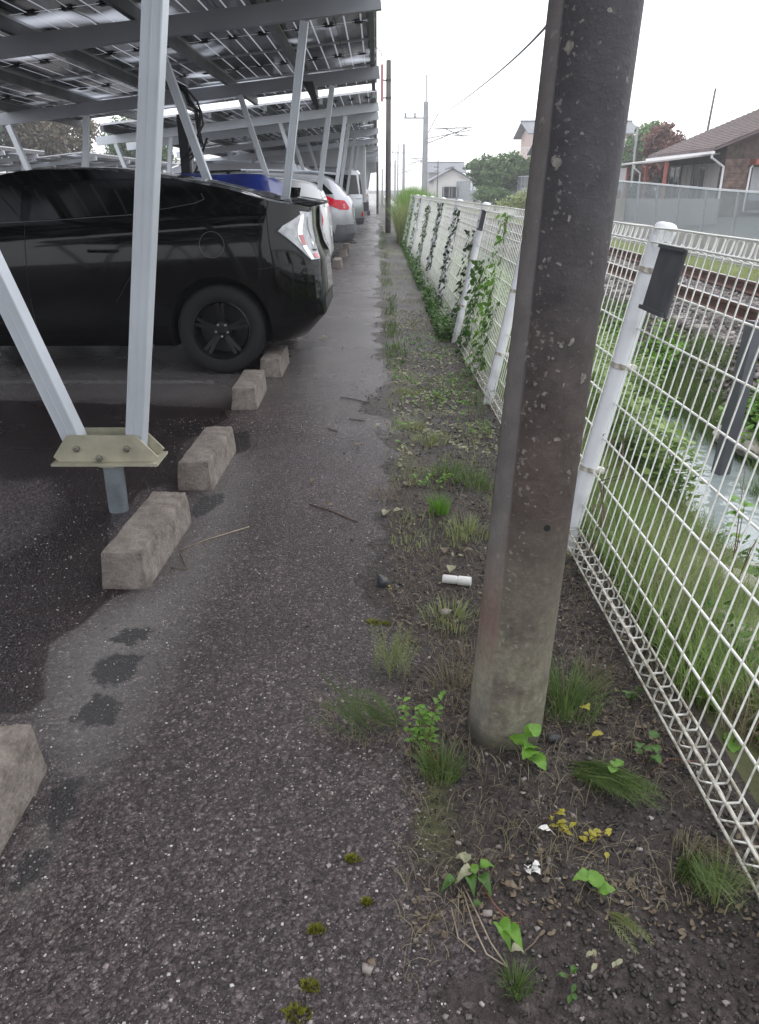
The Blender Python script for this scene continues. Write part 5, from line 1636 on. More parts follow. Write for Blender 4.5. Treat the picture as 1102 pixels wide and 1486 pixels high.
for i, (x, y, h, r, mt, lab) in enumerate([(-31, 44, 8.5, 4.5, 'crown_brown', 'tall brownish tree behind the car park, at the left edge'),
        (-26, 50, 7.5, 4, 'crown_dark', 'dark green tree behind the car park, right of the tall brownish one'),
        (-21.5, 55, 7.2, 4, 'crown_brown', 'brownish tree behind the car park, third from the left edge'),
        (-37, 52, 8.5, 5, 'crown_dark', 'big dark tree at the far left behind the car park'),
        (-17.5, 62, 6.0, 3.2, 'crown_green', 'green tree in the gap below the nearest canopy')]):
    tree(lab, (x, y, 0), h, r, mt, 20+i, 22000, .11)
# tall weeds along the ditch past the white fence
for i, (x, y, h) in enumerate([(.95, 21.5, 1.35), (1.0, 23.5, 1.5), (1.25, 25.5, 1.5), (1.15, 28, 1.5), (1.6, 31, 1.6), (1.5, 35, 1.7), (1.8, 40, 1.8), (2.0, 47, 1.8), (2.2, 56, 1.9)]):
    place = ['at the end of the white fence', 'just beyond the end of the white fence', 'beside the brown pole', 'right behind the brown pole', 'a little past the brown pole', 'well past the brown pole', 'in line before the railway mast', 'near the foot of the railway mast', 'farthest along the path'][i]
    r2 = np.random.default_rng(70+i); nb = 3200; P = np.stack([r2.uniform(-.42, .42, nb), r2.uniform(-1.1, 1.1, nb), np.zeros(nb)], 1); P = P[fbm(P[:,0]+i*3, P[:,1], 2.2, 3) > .42]; nb = len(P)
    o = blades('weed_thicket', P, h*(.3+.62*r2.random(nb)**1.3), .15 + 1.1*r2.random(nb), .016, 'leaf_bright' if i % 3 else 'grass_pale', 40+i, rows=5)
    o.location = (x, y, -.05); tag(o, 'tall bright green weeds ' + place, 'weeds', 'tall weeds along the ditch')
# white building strip far across the car park
m = MB(); m.box(0, 34, 0, 8, 0, 4.2); o = m.obj('far_building', 'wall_white', loc=(-40, 92, 0)); tag(o, 'long white building beyond the car park trees', 'building')
for k in range(12):
    m = MB(); m.box(1+k*2.7, 2.8+k*2.7, -.05, -.001, 1.6, 2.8); m.obj('window', 'window_dark', o)
# ------------------------------------------------------------------ ground cover beyond the fence
rg = np.random.default_rng(21)
def bankpts(n, x0, x1, y0, y1, pw=1.0, clump=.45, f=1.2):
    y = y0 * (y1 / y0) ** (rg.random(n) ** pw); x = x0 + rg.random(n) * (x1 - x0)
    k = fbm(x + 11, y, f, 3) > clump
    x, y = x[k], y[k]
    return np.stack([x, y, zat(z_bank, x, y) - .005], 1)
P = bankpts(60000, .80, 1.80, .7, 8, 1, .30); P = P[(P[:,0] < 1.42 + .25*rg.random(len(P))) | (P[:,1] > 5)]
o = blades('bank_grass', P, .07 + .16 * rg.random(len(P)), .3 + 1.5 * rg.random(len(P)), .003, 'bank_green', 31); tag(o, 'fresh green grass on the near bank of the ditch behind the fence', 'grass', kind='stuff')
P = bankpts(26000, .86, 1.9, .8, 9, 1, .36, 2); P = P[(P[:,0] < 1.42 + .2*rg.random(len(P))) | (P[:,1] > 5)]
Q = bankpts(5000, 1.4, 1.98, 1.5, 6.5, 1, .1); sq = .008 + .05*rg.random(len(Q))**4; Q[:, 2] += sq*.2
o = stones('bank_stones', Q, sq, 'bank_stone', seed=77); tag(o, 'pale rubble and stones along the near edge of the ditch water', 'stones', kind='stuff')
o = blades('dry_bank_grass', P, .08 + .16 * rg.random(len(P)), .5 + 1.5 * rg.random(len(P)), .003, 'grass_dry', 32); tag(o, 'dry pale grass among the green on the ditch bank', 'grass', kind='stuff')
P = bankpts(26000, .95, 2.1, 6, 24, 1, .30)
o = blades('far_bank_grass', P, .12 + .25 * rg.random(len(P)), .3 + 1.0 * rg.random(len(P)), .008, 'grass_pale', 33); tag(o, 'pale green grass on the ditch bank farther along the fence', 'grass', kind='stuff')
P = bankpts(42000, 2.55, 3.25, 2.5, 24, 1, .28)
o = blades('trackside_grass', P, .06 + .16 * rg.random(len(P)), .3 + 1.2 * rg.random(len(P)), .006, 'grass_green', 34); tag(o, 'green grass along the far bank of the ditch by the ballast', 'grass', kind='stuff')
x = 5.9 + rg.random(22000) * 1.25; y = 4 * (60 / 4) ** rg.random(22000)
P = np.stack([x, y, x*0 - .16], 1)
o = blades('strip_grass', P, .04 + .09 * rg.random(len(P)), .3 + 1.0 * rg.random(len(P)), .009, 'grass_pale', 35); tag(o, 'yellow green grass strip beyond the railway', 'grass', kind='stuff')
# leafy undergrowth on both banks
def herbs(name, P, size, material, seed):
    rg2 = np.random.default_rng(seed); n = len(P)
    u = rg2.normal(size=(n, 3)); u[:, 2] *= .45; u /= np.linalg.norm(u, axis=1)[:, None]
    v = np.cross(u, np.array([0, 0, 1.0]) + rg2.normal(size=(n, 3)) * .35); v /= np.linalg.norm(v, axis=1)[:, None]
    s = (size * (.5 + rg2.random(n)))[:, None]
    nn = np.cross(u, v); c = (rg2.random(n)*.5 - .1)[:, None]*s; a1 = (.35 + .3*rg2.random(n))[:, None]; a2 = (.25 + .25*rg2.random(n))[:, None]
    V = np.stack([P - u*s + nn*c*.5, P - u*s*.35 + v*s*a1 + nn*c, P + u*s*.45 + v*s*a2 + nn*c*1.2, P + u*s - nn*c*.6, P + u*s*.45 - v*s*a1*.8 + nn*c, P - u*s*.4 - v*s*a2*1.3 + nn*c*.7], 1)
    F = (np.arange(n)[:, None, None]*6 + np.array([[0,1,2,3],[0,3,4,5]])[None]).reshape(-1, 4)
    return np_mesh(name, V.reshape(-1, 3), F, material)
P = bankpts(90000, 1.3, 2.75, 3.6, 18, 1, .30, 1.6); P = P[(P[:,1] > 7.3) | (P[:,0] < 1.62)]; P[:, 2] = np.maximum(P[:, 2], -.7) + rg.random(len(P))**1.5 * .42
o = herbs('ditch_undergrowth', P, .024, 'bank_green', 41); tag(o, 'leafy green undergrowth filling the ditch beyond the fence', 'undergrowth', kind='stuff')
P = bankpts(9000, 1.0, 1.9, 1.2, 6, 1, .50, 2.2); P[:, 2] += rg.random(len(P)) * .16
o = herbs('bank_herbs', P, .018, 'leaf_green', 42); tag(o, 'small leafy herbs on the near ditch bank', 'herbs', kind='stuff')
P = bankpts(22000, 2.6, 3.15, 3.2, 14, 1, .44, 2.0); P = P[(P[:,0] > 2.82) | (P[:,1] > 7)]; P[:, 2] += rg.random(len(P))**2 * .25
o = herbs('trackside_herbs', P, .03, 'leaf_bright', 43); tag(o, 'bright leafy herbs along the far ditch bank', 'herbs', kind='stuff')
# rocks by the water
def rock(loc, s, lab, seed):
    bm = bmesh.new(); bmesh.ops.create_icosphere(bm, subdivisions=3, radius=1)
    for v in bm.verts:
        p = v.co.copy(); d = 1 + .5*float(fbm(p.x*1.3+seed*5, p.y*1.3+p.z*2.1, 1.4, 4) - .5) + .18*float(fbm(p.x*3+seed, p.y*3+p.z*4, 3, 3) - .5)
        v.co = Vector((p.x*s[0], p.y*s[1], p.z*s[2])) * d
    me = bpy.data.meshes.new('rock'); bm.to_mesh(me); bm.free(); me.materials.append(MATS['rock'])
    me.polygons.foreach_set('use_smooth', [True]*len(me.polygons)); me.set_sharp_from_angle(angle=R(32))
    o = link(bpy.data.objects.new('rock', me)); o.location = loc; tag(o, lab, 'rock', 'rocks along the ditch')
RK = [(1010, 850, .16, 'pale flat rock at the near edge of the ditch water'), (1060, 885, .20, 'largest pale rock by the water, at the right edge'), (1000, 905, .10, 'small rock left of the largest pale rock'),
      (1035, 930, .13, 'rock below the largest pale rock, half in grass'), (1075, 640, .20, 'brown rock across the water near the trackside post'), (1095, 655, .14, 'smaller brown rock beside the trackside post foot'),
      (965, 850, .10, 'small half buried rock left of the water'), (1090, 930, .12, 'rock at the right edge below the water')]
for i, (px, py, s_, lab) in enumerate(RK):
    # walk down the line of sight until the bank
    d = ray(px, py); t = .5
    for k in range(600):
        p = Vector((0, 0, H)) + d * t
        if p.x > .84 and float(zat(z_bank, [p.x], [p.y])[0]) > p.z or p.z < -.72: break
        t += .02
    rock((p.x, p.y, p.z + s_*.1), (s_, s_*1.3, s_*.5), lab, i)

# ------------------------------------------------------------------ weeds, leaves and litter on the verge
def gz(px, py):
    g = G(px, py); return Vector((g.x, g.y, float(zat(z_verge, [g.x], [g.y])[0])))
def leaf_geo(m, base, direction, L, W_, droop=.25, fold=.25, heart=False, up=(0, 0, 1)):
    d = Vector(direction).normalized(); s = d.cross(Vector(up)); s = s.normalized() if s.length > 1e-3 else Vector((1, 0, 0)); u = s.cross(d)
    prof = [(0, .02), (.04, .42 if heart else .14), (.12, .72 if heart else .38), (.22, .98 if heart else .60), (.30, .92 if heart else .78), (.40, 1.0 if heart else .96), (.48, .84 if heart else .90), (.57, .80 if heart else 1.0), (.65, .62 if heart else .80), (.74, .54 if heart else .74), (.82, .34 if heart else .48), (.90, .22 if heart else .30), (1.0, .015)]
    vs = []; ph = (base[0]*37 + base[1]*91) % 6.28
    for t, w_ in prof:
        c = Vector(base) + d * (L*t) + u * (math.sin(t*2.2)*.12*L) - Vector((0, 0, 1)) * (droop*L*t*t)
        hw = W_*.5*w_
        r1 = u * (math.sin(t*17 + ph) * .035 * L); r2_ = u * (math.sin(t*14 + ph + 2) * .035 * L)
        vs += [c - s*hw + u*hw*fold + r1, c, c + s*hw + u*hw*fold + r2_]
    fs = []
    for i in range(len(prof)-1):
        a = 3*i; fs += [(a, a+1, a+4, a+3), (a+1, a+2, a+5, a+4)]
    m.add(vs, fs)
def fallen_leaf(px, py, L, material, label, yaw, heart=False, up=.012, name='fallen_leaf', cat='leaf'):
    g = gz(px, py); m = MB(); a = yaw
    leaf_geo(m, (-L/2*math.cos(a), -L/2*math.sin(a), up), (math.cos(a), math.sin(a), .12), L, L*.62, .2, .35, heart)
    m.tube([(-L/2*math.cos(a), -L/2*math.sin(a), up), (-L*.85*math.cos(a), -L*.85*math.sin(a), .002)], .0008, 4)
    o = m.obj(name, material, None, 'all', loc=g); return tag(o, label, cat)
def tuft(px, py, n, h, spread, material, label, seed, bend=(.3, 1.4), width=.0028, dirs=None, name='grass_tuft', cat='grass tuft', lean=None):
    g = gz(px, py); r2 = np.random.default_rng(seed)
    a = r2.random(n)*6.283; q = r2.random(n)**.7*spread
    P = np.stack([np.cos(a)*q, np.sin(a)*q, np.zeros(n) - .004], 1)
    o = blades(name, P, h*(.45+.65*r2.random(n)), bend[0] + (bend[1]-bend[0])*r2.random(n), width, material, seed, dirs=dirs); o.location = g
    return tag(o, label, cat)
def sprig(px, py, h, nst, label, material, leafL=.012, seed=0, lean=(0, 0), name='weed', nleaf=10, stem='stem_red', spread=.02, heart=False, cat='weed', tilt=.5):
    "stems with paired leaves; large leaves are parts"
    g = gz(px, py); r2 = random.Random(seed); e = empty(name, g, label=label, cat=cat)
    st = MB(); lf = MB(); big = leafL > .028
    for k in range(nst):
        a = r2.uniform(0, 6.28); tl = r2.uniform(.1, tilt); hh = h*r2.uniform(.6, 1)
        tip = Vector((math.cos(a)*tl*hh + lean[0]*hh, math.sin(a)*tl*hh + lean[1]*hh, hh))
        b0 = Vector((r2.uniform(-1,1)*spread, r2.uniform(-1,1)*spread, -.005)); mid = b0 + tip*.5 + Vector((0, 0, hh*.08))
        pts = [b0, mid, b0 + tip]
        st.tube(pts, [.0016, .0012, .0006], 4)
        for j in range(nleaf):
            t = .2 + .8*(j+1)/nleaf
            p = (1-t)**2*b0 + 2*t*(1-t)*mid + t*t*(b0+tip)
            aa = r2.uniform(0, 6.28)
            d = Vector((math.cos(aa), math.sin(aa), r2.uniform(.0, .7)))
            if big:
                m = MB(); leaf_geo(m, p, d, leafL*r2.uniform(.7, 1.15), leafL*.72, .25, .25, heart); m.obj('leaf', material, e, 'all')
            else: leaf_geo(lf, p, d, leafL*r2.uniform(.6, 1.2), leafL*.5, .2, .25, heart)
    st.obj('stem', stem, e, 'all')
    if not big: lf.obj('leaves', material, e, 'all')
    return e
def needles(px, py, n, L, spread, label, material='grass_green', seed=0, lean=(0, 0), lie=.3, name='horsetail', ns=9):
    "feathery stems with whorls of thin needles"
    g = gz(px, py); r2 = random.Random(seed); m = MB()
    for k in range(n):
        a = r2.uniform(0, 6.28); b0 = Vector((r2.uniform(-1,1)*spread, r2.uniform(-1,1)*spread, 0))
        hh = L*r2.uniform(.6, 1); dirv = Vector((math.cos(a)*lie + lean[0], math.sin(a)*lie + lean[1], 1 - min(.8, math.hypot(*lean))*.8))
        tip = b0 + dirv.normalized()*hh; mid = (b0+tip)*.5 + Vector((0, 0, hh*.12))
        m.tube([b0, mid, tip], [.0010, .0008, .0004], 3, caps=False)
        for j in range(ns):
            t = .15 + .85*j/ns; p = (1-t)**2*b0 + 2*t*(1-t)*mid + t*t*tip; td = (tip-b0).normalized()
            o1 = td.orthogonal().normalized(); o2 = td.cross(o1)
            for w_ in range(5):
                aa = w_*1.257 + j; l_ = hh*.26*(1-t*.75)
                q = p + (o1*math.cos(aa)+o2*math.sin(aa))*l_*.8 + td*l_*.75
                sd = td.cross(q-p); sd = sd.normalized()*.0007 if sd.length > 1e-6 else Vector((.0007,0,0))
                m.add([p - sd, p + sd, q], [(0, 1, 2)])
    o = m.obj(name, material, None, 'all', loc=g); return tag(o, label, 'weed')

needles(568, 978, 22, .165, .045, 'feathery green horsetail standing left of the big pole, above the path edge', 'grass_pale', 1, (.05, .05))
sprig(610, 1095, .19, 6, 'upright bright green weed with pale lobed leaves, left of the big pole base', 'leaf_bright', .024, 2, name='lobed_weed', nleaf=14, tilt=.25)
needles(560, 1062, 22, .19, .05, 'sprawling dull green weed spreading left over the asphalt from the lobed weed', 'grass_green', 3, (-.6, .1), .3)
tuft(640, 1128, 150, .10, .04, 'grass_green', 'short dense green grass tuft in front of the lobed weed', 4, (.3, 1.6))
tuft(625, 1110, 30, .05, .02, 'leaf_red', 'few reddish blades beside the lobed weed', 5, name='red_weed', cat='weed')
tuft(520, 1055, 110, .11, .10, 'grass_dry', 'loose dry grass lying on the asphalt edge left of the lobed weed', 6, (1.0, 2.2), .0018)
sprig(775, 1108, .085, 3, 'broad leaved bright green seedling at the foot of the big pole', 'leaf_bright', .060, 7, name='seedling', nleaf=2, stem='grass_green', heart=True, cat='seedling', tilt=.6)
tuft(822, 1025, 300, .14, .085, 'grass_green', 'spreading green grass tuft right of the big pole base', 8, (.4, 1.8), .0022)
tuft(860, 985, 100, .09, .06, 'grass_dry', 'dry thin grass between the big pole and the fence', 9, (.5, 1.9), .002)
sprig(852, 1045, .06, 1, 'single yellow green leaf standing in the tuft right of the big pole', 'leaf_yellow', .045, 10, name='seedling', nleaf=1, stem='grass_green', cat='seedling', tilt=.1)
fallen_leaf(868, 1068, .034, 'leaf_yellow', 'yellow fallen leaf right of the big pole base', .2)
needles(832, 1112, 42, .22, .025, 'fan of dark green horsetail lying towards the lower right of the big pole', 'grass_green', 11, (1.0, -1.15), .22, ns=12)
sprig(905, 1125, .06, 2, 'small twin leaved seedling near the fence foot', 'leaf_bright', .036, 12, name='seedling', nleaf=2, stem='stem_red', cat='seedling')
sprig(940, 1100, .07, 3, 'seedling with rounded leaves against the lower fence rail', 'leaf_green', .034, 13, name='seedling', nleaf=3, heart=True, cat='seedling')
sprig(912, 1010, .06, 3, 'little leafy weed by the fence rail above the seedlings', 'leaf_green', .024, 14, name='weed', nleaf=5)
tuft(1010, 1275, 190, .15, .045, 'grass_green', 'long green grass tuft by the fence at the lower right', 15, (1.1, 2.2), .0018, dirs=-1.5)
tuft(1010, 1235, 140, .12, .05, 'grass_dry', 'dry tangled grass under the fence rail at the lower right', 16, (1.0, 2.2), .0016, dirs=-1.8)
tuft(1045, 1300, 60, .10, .05, 'grass_pale', 'thin pale grass at the foot of the fence in the lower right corner', 17, (.5, 1.4), .0025)
tuft(750, 1432, 110, .062, .022, 'grass_green', 'small spiky grass tuft at the bottom of the picture', 18, (.3, 1.5), .0018)
# wilted plant: limp leaves and long reddish stems
wl = empty('wilted_plant', gz(690, 1300), label='wilted trailing plant with limp leaves and pale stems, below the big pole', cat='weed')
def L_(px, py, dz=0): return gz(px, py) + Vector((0, 0, dz)) - wl.location
for pts in ([(672, 1290), (690, 1335), (712, 1375), (735, 1402)], [(700, 1290), (715, 1320), (735, 1345), (757, 1340)], [(672, 1300), (688, 1360), (706, 1390), (738, 1405)], [(705, 1300), (722, 1330), (740, 1338)]):
    m = MB(); m.tube([L_(x, y, .010 + .008*math.sin(i*1.6)) for i, (x, y) in enumerate(pts)], .0015, 5); m.obj('stem', 'twig_pale' if pts[0][0] == 672 else 'stem_red', wl, 'all')
for (px, py, dx, dy, ln, mt) in ((685, 1278, -.9, -.4, .042, 'leaf_pale'), (660, 1290, -1, -.6, .036, 'leaf_green'), (695, 1285, .5, -.8, .042, 'leaf_green'), (675, 1265, .1, .9, .036, 'leaf_pale'), (698, 1272, .8, .3, .036, 'leaf_bright'), (680, 1285, .2, -1, .038, 'leaf_green'), (690, 1280, -.5, .8, .034, 'leaf_bright'), (722, 1355, .3, -.8, .052, 'leaf_bright'), (735, 1362, .6, -.9, .046, 'leaf_bright'), (742, 1392, 1, .1, .026, 'leaf_pale'), (688, 1330, .6, .3, .022, 'leaf_green')):
    m = MB(); leaf_geo(m, L_(px, py, .022), (dx, dy, .3), ln, ln*.62, .75, .85, True); m.obj('leaf', mt, wl, 'all')
sprig(866, 1300, .05, 2, 'bright green drooping seedling low on the right of the verge', 'leaf_bright', .046, 19, name='seedling', nleaf=2, stem='grass_green', heart=True, cat='seedling')
needles(885, 1335, 6, .11, .015, 'yellowish feathery sprig trailing below the drooping seedling', 'grass_pale', 20, (.4, -1.0), .15)
sprig(790, 1200, .05, 3, 'yellow green creeping weed below the pole foot', 'leaf_yellow', .022, 22, name='creeping_weed', nleaf=5, lean=(.7, -.3))
sprig(850, 1215, .045, 3, 'creeping weed with orange and yellow leaves under the horsetail fan', 'leaf_yellow', .022, 23, name='creeping_weed', nleaf=4, lean=(.9, -.2))
sprig(810, 1430, .04, 2, 'tiny two leaved sprout at the bottom of the verge', 'leaf_green', .018, 24, name='sprout', nleaf=3)
sprig(885, 1420, .04, 2, 'tiny pale sprout low on the verge right of centre', 'leaf_pale', .018, 25, name='sprout', nleaf=3)
# moss cushions
def moss(px, py, r, label, seed):
    g = gz(px, py); n = int(90 + r*4000); r2 = np.random.default_rng(seed)
    a = r2.random(n)*6.28; q = r*np.sqrt(r2.random(n))*(.5+.5*vnoise(np.cos(a)*3+seed, np.sin(a)*3, 1)); P = np.stack([np.cos(a)*q*1.4, np.sin(a)*q, 0*q], 1)
    o = blades('moss', P, .004 + .007*r2.random(n), .2 + r2.random(n), .003, 'moss', seed, rows=3); o.location = g; tag(o, label, 'moss', kind=None)
for i, a in enumerate([(542, 903, .022, 'yellow green moss cushion on the path edge, left of the big pole'), (560, 905, .012, 'small moss dot beside the larger moss cushion'), (512, 1248, .014, 'single green moss dot on the asphalt below centre'),
      (450, 1432, .018, 'moss dot on the asphalt near the bottom edge'), (432, 1474, .022, 'olive moss patch at the very bottom of the asphalt'), (533, 1310, .010, 'tiny moss dot left of the wilted plant'), (460, 1350, .016, 'flat moss smear on the asphalt above the bottom dots')]):
    moss(*a, 50+i)
# weeds farther along the verge
FARW = [(638, 745, 'b', .10, 'bright grass tuft in the verge beside the white litter tube'), (680, 775, 'p', .09, 'pale grass tuft close left of the big pole'), (655, 690, 'g', .10, 'wide green tuft midway up the verge'),
        (690, 705, 'g', .10, 'green grass leaning on the left side of the big pole'), (625, 640, 'p', .08, 'thin pale tuft in the middle of the verge'), (690, 610, 'l', .12, 'leafy green weed at the foot of the second white post'),
        (700, 635, 'l', .12, 'second leafy weed just below the second white post'), (680, 585, 'l', .10, 'yellowish leafy weed left of the second white post'), (635, 580, 'l', .07, 'small leafy weed on the path side of the verge'),
        (600, 620, 'p', .07, 'sparse grass at the path edge level with the second post'), (655, 900, 'p', .07, 'thin grass tuft left of the big pole below the litter'), (660, 1000, 'd', .08, 'dry grass against the left of the big pole'),
        (690, 960, 'd', .07, 'dry grass blades hugging the left side of the big pole'), (570, 850, 'm', .02, 'tiny yellow leaf weed near a black stone'), (625, 700, 'l', .05, 'low broad leaves in the middle of the verge'),
        (560, 720, 'd', .05, 'dry grass strands reaching onto the path'), (590, 570, 'p', .05, 'short grass along the path edge beyond the leafy weeds')]
for i, (px, py, k, h, lab) in enumerate(FARW):
    if k == 'b': tuft(px, py, 130, h, .04, 'leaf_bright', lab, 70+i, (.2, 1.0), .0035)
    elif k == 'g': tuft(px, py, 170, h*.8, .10, 'grass_green', lab, 70+i, (.4, 1.6), .0035)
    elif k == 'p': tuft(px, py, 150, h, .09, 'grass_pale', lab, 70+i, (.4, 1.6), .003)
    elif k == 'd': tuft(px, py, 130, h, .08, 'grass_dry', lab, 70+i, (.6, 2.0), .0022)
    elif k == 'm': sprig(px, py, h, 2, lab, 'leaf_yellow', .014, 70+i, nleaf=4)
    else: sprig(px, py, h, 7, lab, 'leaf_green' if i % 2 else 'leaf_bright', .026, 70+i, nleaf=7, spread=.06, name='leafy_weed', tilt=.9)
def vergepts(n, y0, y1, x0, x1, cl, f=1.7):
    y = y0*(y1/y0)**rg.random(n); x = x0 + rg.random(n)*(x1-x0); k = fbm(x+31, y, f, 3) > cl; x, y = x[k], y[k]
    return np.stack([x, y, zat(z_verge, x, y)], 1)
P = vergepts(6500, 2.6, 22, .05, .78, .55, 2.6)
o = blades('verge_grass', P, .012 + .045*rg.random(len(P)), .3 + 1.5*rg.random(len(P)), .004, 'grass_pale', 91); tag(o, 'sparse low grass growing in the soil verge', 'grass', kind='stuff')
P = vergepts(7500, .8, 6, .04, .8, .47)
o = blades('dry_litter', P, .02 + .05*rg.random(len(P)), 1.3 + 1.2*rg.random(len(P)), .0016, 'grass_dry', 92); tag(o, 'dead grass stalks and plant scraps strewn over the verge', 'plant litter', kind='stuff')
P = vergepts(7000, 5.5, 30, .0, .42, .47, 2.1); P = P[np.abs(P[:,0] - .14) < .02 + .10*rg.random(len(P))]
o = blades('edge_grass', P, .02 + .07*rg.random(len(P)), .3 + 1.2*rg.random(len(P)), .006, 'grass_green', 93); tag(o, 'green grass line along the far path edge', 'grass', kind='stuff')
P = vergepts(5200, 1.0, 9, .05, .78, .42, 2.2); P[:, 2] += .006
o = herbs('leaf_litter', P, .006, 'leaf_dead', 94); tag(o, 'brown crumbled leaf litter on the verge', 'leaf litter', kind='stuff')
P = vergepts(2600, 2.6, 10, .1, .75, .50, 2.2); P[:, 2] += .008
o = herbs('cut_leaves', P, .013, 'leaf_pale', 95); tag(o, 'pale cut leaves lying about the verge', 'leaf litter', kind='stuff')
P = vergepts(2600, 2.6, 8, .10, .80, .52, 2.9); P[:, 2] += rg.random(len(P))**2*.05
o = herbs('verge_herbs', P, .013, 'leaf_bright', 97); tag(o, 'fresh low broad leaved weeds scattered along the middle of the verge', 'weeds', kind='stuff')
P = vergepts(9000, 7, 20, .55, .84, .30); P[:, 2] += rg.random(len(P))**2*.16
o = herbs('fence_foot_weeds', P, .022, 'leaf_green', 96); tag(o, 'weeds crowding the foot of the white fence farther along', 'weeds', kind='stuff')
# fallen leaves one can pick out
LV = [(455, 702, .045, 'leaf_dead', 'pale curled leaf alone on the asphalt left of the verge'), (478, 737, .05, 'leaf_dead', 'brown crumpled leaf with a stalk on the asphalt'), (550, 620, .05, 'leaf_pale', 'pale leaf lying at the wet path edge'),
      (560, 748, .06, 'leaf_pale', 'pale green leaf on the path edge beside small yellow weeds'), (578, 745, .05, 'leaf_pale', 'second pale leaf right of the pale green one'), (645, 800, .05, 'leaf_dead', 'whitish torn leaf above the litter tube'),
      (680, 800, .04, 'leaf_dead', 'torn leaf close to the big pole above the litter tube'), (655, 830, .055, 'leaf_pale', 'pale leaf just above the white litter tube'), (520, 650, .05, 'leaf_dead', 'flat pale leaf on the wet asphalt'),
      (790, 1207, .028, 'litter_white', 'small white curled scrap below the pole foot'), (740, 1290, .03, 'leaf_dead', 'pale twisted leaf right of the wilted plant'), (672, 1253, .034, 'leaf_pale', 'grey dry leaf above the wilted plant'),
      (880, 1248, .018, 'leaf_yellow', 'small yellow leaf low on the right verge'), (845, 1222, .02, 'leaf_yellow', 'orange yellow leaf on the creeping weed'), (610, 560, .07, 'leaf_pale', 'pale leaf high on the verge'), (590, 705, .05, 'leaf_dead', 'brown leaf at the verge edge mid path'),
      (470, 492, .08, 'leaf_pale', 'pale leaf on the wet path beside the black car bumper'), (497, 507, .06, 'leaf_dead', 'small leaf on the wet path below the black car bumper'), (605, 955, .018, 'leaf_dead', 'tiny pale leaf right of the feathery horsetail'), (540, 1405, .018, 'leaf_dead', 'small grey leaf on the lower path')]
rr = random.Random(8)
for (px, py, ln, mt, lab) in LV: fallen_leaf(px, py, ln, mt, lab, rr.uniform(0, 6.28))
# litter
g = gz(663, 847); m = MB(); m.lathe([(.0, 0), (.013, .001), (.015, .004), (.015, .048), (.0135, .05), (.0135, .054), (.0165, .056), (.0165, .098), (.012, .100)], 14, Matrix.Rotation(R(-14), 4, 'Z') @ Matrix.Rotation(R(90), 4, 'Y') @ Matrix.Translation((0, 0, -.05)), cap=True)
o = m.obj('plastic_tube', 'litter_white', None, True, loc=g + Vector((0, 0, .018))); tag(o, 'small white plastic tube lying on the verge left of the big pole', 'litter')
g = gz(771, 1265); m = MB()
for k in range(7):
    leaf_geo(m, (rr.uniform(-.008,.008), rr.uniform(-.008,.008), .006 + .002*k), (rr.uniform(-1,1), rr.uniform(-1,1), rr.uniform(-.1,.6)), .016, .014, .3, .6)
o = m.obj('paper_scrap', 'litter_white', None, 'all', loc=g); tag(o, 'crumpled white scrap on the dark soil below the pole', 'litter')
for (px, py, s_, mt, lab) in ((556, 848, .028, 'plate_dark', 'black stone on the path edge'), (802, 1072, .020, 'plate_dark', 'dark stone touching the foot of the big pole'), (706, 1330, .010, 'gravel_light', 'small round pebble by the wilted plant'), (646, 890, .022, 'gravel_light', 'pale torn chip left of the big pole'), (534, 1410, .012, 'gravel_light', 'grey pebble on the lower asphalt')):
    p = gz(px, py); o = stones('stone', np.array([[0, 0, s_*.4]]), np.array([s_]), mt, seed=int(px)); o.location = p; tag(o, lab, 'stone')
# twigs
TW = [([(262, 800), (300, 785), (362, 766)], .0025, 'twig_pale', 'thin pale twig lying by the near wheel stop'), ([(262, 805), (272, 828), (248, 826)], .002, 'twig', 'forked end of a twig by the near wheel stop'),
      ([(450, 733), (480, 742), (520, 758)], .003, 'twig', 'dark twig on the asphalt mid path'), ([(495, 577), (515, 580), (537, 585)], .003, 'twig', 'short dark twig on the wet path'), ([(507, 608), (530, 611)], .003, 'twig', 'second short twig on the wet path'),
      ([(476, 622), (490, 627)], .003, 'twig', 'tiny twig left on the wet path'), ([(832, 1228), (868, 1244)], .002, 'twig', 'thin stick right below the horsetail fan'), ([(655, 1320), (665, 1365), (690, 1385)], .0015, 'twig_pale', 'curved stalk left of the wilted plant'),
      ([(757, 1385), (775, 1370), (788, 1352)], .0018, 'twig', 'small stick right of the wilted plant'), ([(642, 1050), (660, 1092), (658, 1110)], .0012, 'twig', 'thin dark stalk near the pole foot'), ([(1010, 1105), (970, 1100), (930, 1130)], .0016, 'stem_red', 'reddish runner along the fence rail')]
for pts, r_, mt, lab in TW:
    P_ = [gz(x, y) + Vector((0, 0, .004)) for x, y in pts]; b0 = P_[0].copy(); m = MB(); m.tube([p - b0 for p in P_], r_, 5); o = m.obj('twig', mt, None, 'all', loc=b0); tag(o, lab, 'twig')

